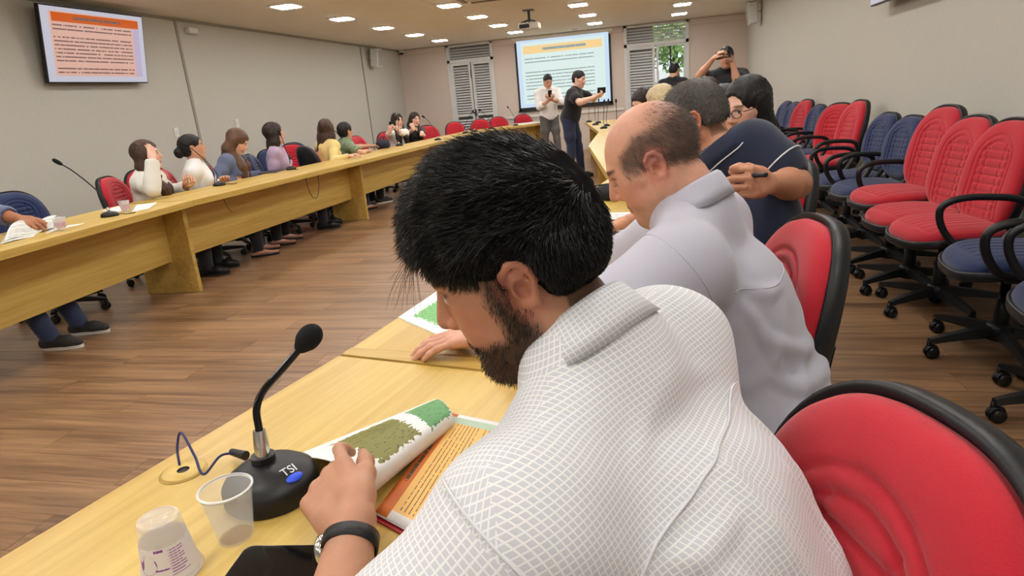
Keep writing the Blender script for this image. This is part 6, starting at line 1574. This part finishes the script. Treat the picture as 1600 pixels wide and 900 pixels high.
sitter('woman in black with long dark hair resting her chin on her hand', hp, -36, [shirt(cloth_mat('black_top', (24, 22, 24)), 'elbow', t=.014, neck=.0, vneck=.02), dark, blk_sh], hair_cap('long', 'dkbrown', len_=.40, vol=1.0, side=(1,)), lean=.15, hroll=.18, hpitch=.05,
       absw=dict(wrR=onx(648, 202, -4.10), elR=onx(652, 224, -3.98), wrL=onz(664, 221, TZ + .03), elL=onx(668, 214, -4.2)), skin='light', h=.011, hh=.0075, chair_kw=ck('red', 'chair hidden under the woman in black'),
       hands={'R': dict(d=A3((-.2, 0, .95)), n=A3((-.7, .5, .2)), curl=(1.0, 1.2, .7)), 'L': dict(n=A3((0, 0, -1)))})
for x, y, d, lb in ((-4.15, 12.15, -35, 'red chair next to the woman in black at the left tables'), (-4.40, 12.85, -25, 'second empty red chair past the woman in black'), (-4.05, 13.35, -50, 'red chair edge-on before the louvred door'), (-3.72, 13.95, -70, 'red chair under the louvred door handle'), (-3.45, 14.75, -60, 'red chair standing just right of the louvred door'), (-2.95, 15.2, -60, 'last red chair before the projection screen')):
    chair(x, y, d, 'red', False, False, lb, 'empty red chairs by the louvred door')

# ------------------------------------------------------------------ right-hand row beyond the navy polo
def glasses(x):
    P = lambda a, b, c_: x['hc'] + x['M'] @ A3((a, b, c_)); gl = MB()
    for s_ in (-1, 1):
        gl.tube([P(.098, s_ * .066, .010), P(.05, s_ * .080, .012), P(-.005, s_ * .083, .016)], .002, 6); gl.tube([P(.104, s_ * .034 + .024 * math.cos(a), .002 + .018 * math.sin(a)) for a in np.linspace(0, 2 * PI, 15)], .0018, 6)
    gl.tube([P(.106, -.010, .006), P(.108, 0, .009), P(.106, .010, .006)], .0018, 6); gl.build('glasses', mat('thin_frame', (70, 60, 60), .3, .6), x['root'])
sitter('dark-haired woman with glasses leaning in beside the navy polo', ony(1166, 170, 2.95), 200, [shirt(cloth_mat('dark_blouse', (30, 28, 34)), 'long', t=.014, neck=.0), dark, blk_sh], hair_cap('long', 'black', len_=.30, vol=.7, side=(-1,)), lean=.10, hyaw=.42, hpitch=.16, sex='f', skin='light', h=.010, hh=.0055, extra=glasses)
sitter('dark-haired person with glasses half hidden behind the man in navy', ony(1126, 178, 3.45), 188, [shirt(cloth_mat('grey_tee', (70, 72, 78)), 'short', t=.012, neck=.0), dark, blk_sh], hair_cap('short', 'black', vol=.9), lean=.12, hyaw=.1, hpitch=.28, sex='m', skin='mid', h=.011, hh=.007, extra=glasses)
sitter('person with dark hair whose crown shows behind the man in navy', ony(1098, 158, 4.35), 180, [shirt(cloth_mat('grey_tee', (70, 72, 78)), 'short', t=.012, neck=.0), dark, blk_sh], hair_cap('short', 'dkbrown', vol=1.2), lean=.12, hpitch=.3, sex='m', skin='mid', h=.013, hh=.009)
sitter('person with pale blond hair seen behind the bald man', ony(1031, 162, 5.1), 200, [shirt(cloth_mat('cream_top', (206, 198, 184)), 'long', t=.013, neck=.0), dark, blk_sh], hair_cap('long', 'blond', len_=.12, vol=1.0), lean=.48, hyaw=-.5, hpitch=.2, sex='f', skin='light', h=.013, hh=.009)
sitter('brown-haired person bowing the head near the red chairs', ony(1004, 162, 6.0), 200, [shirt(cloth_mat('dusk_top', (88, 60, 66)), 'short', t=.012, neck=.0), dark, blk_sh], hair_cap('short', 'dkbrown', vol=.7), lean=.48, hyaw=.5, hpitch=.40, sex='m', skin='light', h=.013, hh=.009)
for (x, y, lb) in ((-.30, 11.3, 'red chair top seen just behind the bald man'), (-.52, 12.2, 'farther red chair top seen behind the bald man')): chair(x, y, 196, 'red', True, False, lb, 'chairs behind the right-hand tables', dz=.03)

# ------------------------------------------------------------------ standing men
def stand_at(head, face, label, clothes, hair, lean=0.0, hyaw=0, hpitch=0, absw=None, feet=None, skin='light', hands=None, sex='m', h=.012, hh=.008, bulk=1.05, extra=None, height=1.72):
    a = math.radians(face); F_ = A3((math.cos(a), math.sin(a), 0)); Lf = A3((-math.sin(a), math.cos(a), 0)); hz = head[2]; z = height / 1.72
    pz = .93 * z; J0 = pose_sit((0, 0, pz), face, lean, None, hyaw, hpitch, size=z); tl = .50 + (hz - J0['head'][2]) / math.cos(lean) / z
    J0 = pose_sit((0, 0, pz), face, lean, None, hyaw, hpitch, size=z, torso=tl); pel = A3((head[0] - J0['head'][0], head[1] - J0['head'][1], pz))
    rel = lambda p: ((A3(p) - pel) @ F_, (A3(p) - pel) @ Lf, (A3(p) - pel)[2]); g = {k: rel(v) for k, v in (absw or {}).items()}
    for k, v in (('wrL', (.05, .26, -.12)), ('wrR', (.05, -.26, -.12)), ('elL', (-.2, .4, .1)), ('elR', (-.2, -.4, .1))): g.setdefault(k, v)
    J = pose_sit(pel, face, lean, None, hyaw, hpitch, size=z, torso=tl, **g)
    for S, sg in (('L', 1), ('R', -1)):
        J['hip' + S] = pel + Lf * sg * .09; base = pel + F_ * (.06 if lean > .1 else .0) + Lf * sg * .13 + F_ * sg * .06; J['an' + S] = A3((base[0], base[1], .07)); J['kn' + S] = (J['hip' + S] + J['an' + S]) * .5 + F_ * .03
    return person(label, J, clothes, hair, sex=sex, skin=skin, hands=hands, h=h, hh=hh, bulk=bulk, extra=extra)
# man in black polo taking a photo
hK = ony(905, 124, 10.35); wrRK, wrLK = ony(929, 152, 10.1), ony(933, 148, 10.45)
cK = stand_at(hK, -8, 'man in a black t-shirt and jeans leaning to take a phone photo', [shirt(cloth_mat('black_tee', (20, 20, 24)), 'short', t=.014, neck=.0, hem=-.10, loose=1.6), trousers(cloth_mat('dark_jeans', (38, 46, 74))), blk_sh], hair_cap('short', 'black', vol=.5), lean=.28, hyaw=-.25, hpitch=.22,
         absw=dict(wrR=wrRK, wrL=wrLK, elR=ony(905, 162, 9.95), elL=ony(915, 150, 10.6)), skin='light', hands={'R': dict(d=A3((.9, .2, .25)), n=A3((.1, .6, .6)), curl=(.7, .9, .5)), 'L': dict(d=A3((.9, -.2, .25)), n=A3((.1, -.6, .6)), curl=(.7, .9, .5))}, bulk=1.12)
held('smartphone', M_black, mid_tips(cK, 'L', 'R'), A3((.75, -.65, -.1)), A3((.65, .75, 0)), (.085, .17, .012), 'phone held out by the man in the black t-shirt and jeans')
# man in white shirt looking at his phone
hL = ony(856, 127, 12.6)
cL = stand_at(hL, -62, 'man in a white shirt and grey trousers looking down at his phone', [shirt(cloth_mat('white_shirt', (228, 226, 224)), 'three', t=.014, neck=.0, hem=-.06, disp=lambda X: (-.003 * vnoise(X, 30, 41)).astype(np.float32)), trousers(cloth_mat('grey_trouser', (92, 90, 88))), blk_sh], hair_cap('short', 'black', vol=.3), hyaw=-.05, hpitch=.45,
         absw=dict(wrR=ony(857, 157, 12.35), wrL=ony(863, 156, 12.35), elR=ony(840, 165, 12.5), elL=ony(880, 162, 12.6)), skin='mid', hands={'R': dict(d=A3((.6, -.4, .3)), n=A3((0, .2, .9)), curl=(.6, .8, .5)), 'L': dict(d=A3((-.6, -.4, .3)), n=A3((0, .2, .9)), curl=(.6, .8, .5))},
         extra=lambda x: blouse_collar(cloth_mat('white_shirt', (228, 226, 224)))(x))
held('smartphone', M_black, mid_tips(cL, 'L', 'R'), A3((.3, -.6, -.6)), A3((.2, -.5, .8)), (.075, .15, .01), 'phone in the hands of the man in the white shirt')
# man in black by the window, from behind
stand_at(ony(1054, 110, 12.2), 75, 'man in black seen from behind in front of the bright window', [shirt(cloth_mat('black_tee', (20, 20, 24)), 'short', t=.014, neck=.0), dark, blk_sh], hair_cap('short', 'black', vol=.6), lean=.05, hyaw=-.3, hpitch=.25, skin='mid', bulk=1.12)
# man filming over the heads
hJ = ony(1135, 90, 8.6)
cJ = stand_at(hJ, -100, 'man in a black t-shirt filming with a phone held over his face', [shirt(cloth_mat('black_tee', (20, 20, 24)), 'short', t=.014, neck=.0, loose=1.6), dark, blk_sh], hair_cap('short', 'black', vol=.5), hyaw=.1, hpitch=.05,
         absw=dict(wrR=ony(1114, 92, 8.3), elR=ony(1100, 118, 8.5), wrL=ony(1144, 96, 8.35), elL=ony(1155, 116, 8.5)), skin='mid', hands={'R': dict(d=A3((.55, -.3, .5)), n=A3((.6, .1, -.6)), curl=(.5, .7, .4)), 'L': dict(d=A3((-.5, -.3, .6)), n=A3((-.6, .1, -.5)), curl=(.5, .7, .4))}, bulk=1.1)
held('smartphone', M_black, mid_tips(cJ, 'L', 'R'), A3((-.1, -1, .05)), A3((1, 0, .12)), (.08, .17, .01), 'phone held up by the filming man in black')

# ------------------------------------------------------------------ watch of the reader, pen in the fist
wr, el = cA['g']['wrL'], cA['g']['elL']; d = nrm(wr - el); c0 = wr - d * .022
wroot = empty('wristwatch', c0 + cA['org'], 0, 'steel wristwatch with black leather strap on the reading hand', 'watch')
e1 = nrm(np.cross(d, A3((0, 0, 1)))); e2 = np.cross(e1, d)
def band(off, rr, n=36):
    V = []; Fc = []
    for i in range(n):
        a = 2 * PI * i / n
        for (dd, ra) in ((-.0095, rr), (.0095, rr), (.0095, rr + .0026), (-.0095, rr + .0026)): V.append(d * dd + (e1 * math.cos(a) * 1.12 + e2 * math.sin(a)) * ra)
    for i in range(n):
        for j in range(4): Fc.append((i * 4 + j, i * 4 + (j + 1) % 4, ((i + 1) % n) * 4 + (j + 1) % 4, ((i + 1) % n) * 4 + j))
    return V, Fc
V_, F__ = band(0, .0285); raw('strap', V_, F__, mat('black_leather', (20, 19, 20), .4, bump=(300, .3)), wroot, True)
side_ = nrm(-e1 * .8 + e2 * .35) if np.dot(-e1, CR[0] * 0 + (CPOS - (c0 + cA['org']))) > -9 else e1
view = nrm(at(470, 850, .8) - (c0 + cA['org'])); side_ = nrm(view - d * np.dot(view, d)); Mw = Matrix.Translation(side_ * .0315) @ Matrix(np.stack([d, np.cross(side_, d), side_], -1).tolist()).to_4x4()
MB().lathe([(0, -.004), (.019, -.004), (.0205, 0), (.0205, .005), (.018, .0075), (.0165, .0075), (.0165, .006), (0, .006)], 32, Mw).build('case', M_chrome, wroot)
MB().lathe([(0, .0062), (.0165, .0062)], 32, Mw).build('dial', mat('dial_silver', (190, 192, 190), .3), wroot); MB().tube([Mw @ Vector((-.0, 0, .0066)), Mw @ Vector((.011, .004, .0066))], .0006, 5).tube([Mw @ Vector((0, 0, .0066)), Mw @ Vector((-.004, .008, .0066))], .0006, 5).build('hands', M_black, wroot); MB().tube([Mw @ Vector((0, .0205, .001)), Mw @ Vector((0, .0245, .001))], .0025, 8).build('crown', M_chrome, wroot)
tp = A3(cC['palm']['L'][1]) + cC['org']; p0 = at(1186, 274, 1.69)
pn2 = empty('pen', p0, 0, 'dark pen gripped in the fist of the man in the navy polo', 'pen'); MB().tube([(-.025, .022, -.003), (.014, -.018, .003)], .0065, 10).build('barrel', M_black, pn2); MB().tube([(.014, -.018, .003), (.017, -.021, .0035)], [.0065, .005], 10).build('cap_end', M_blackg, pn2)
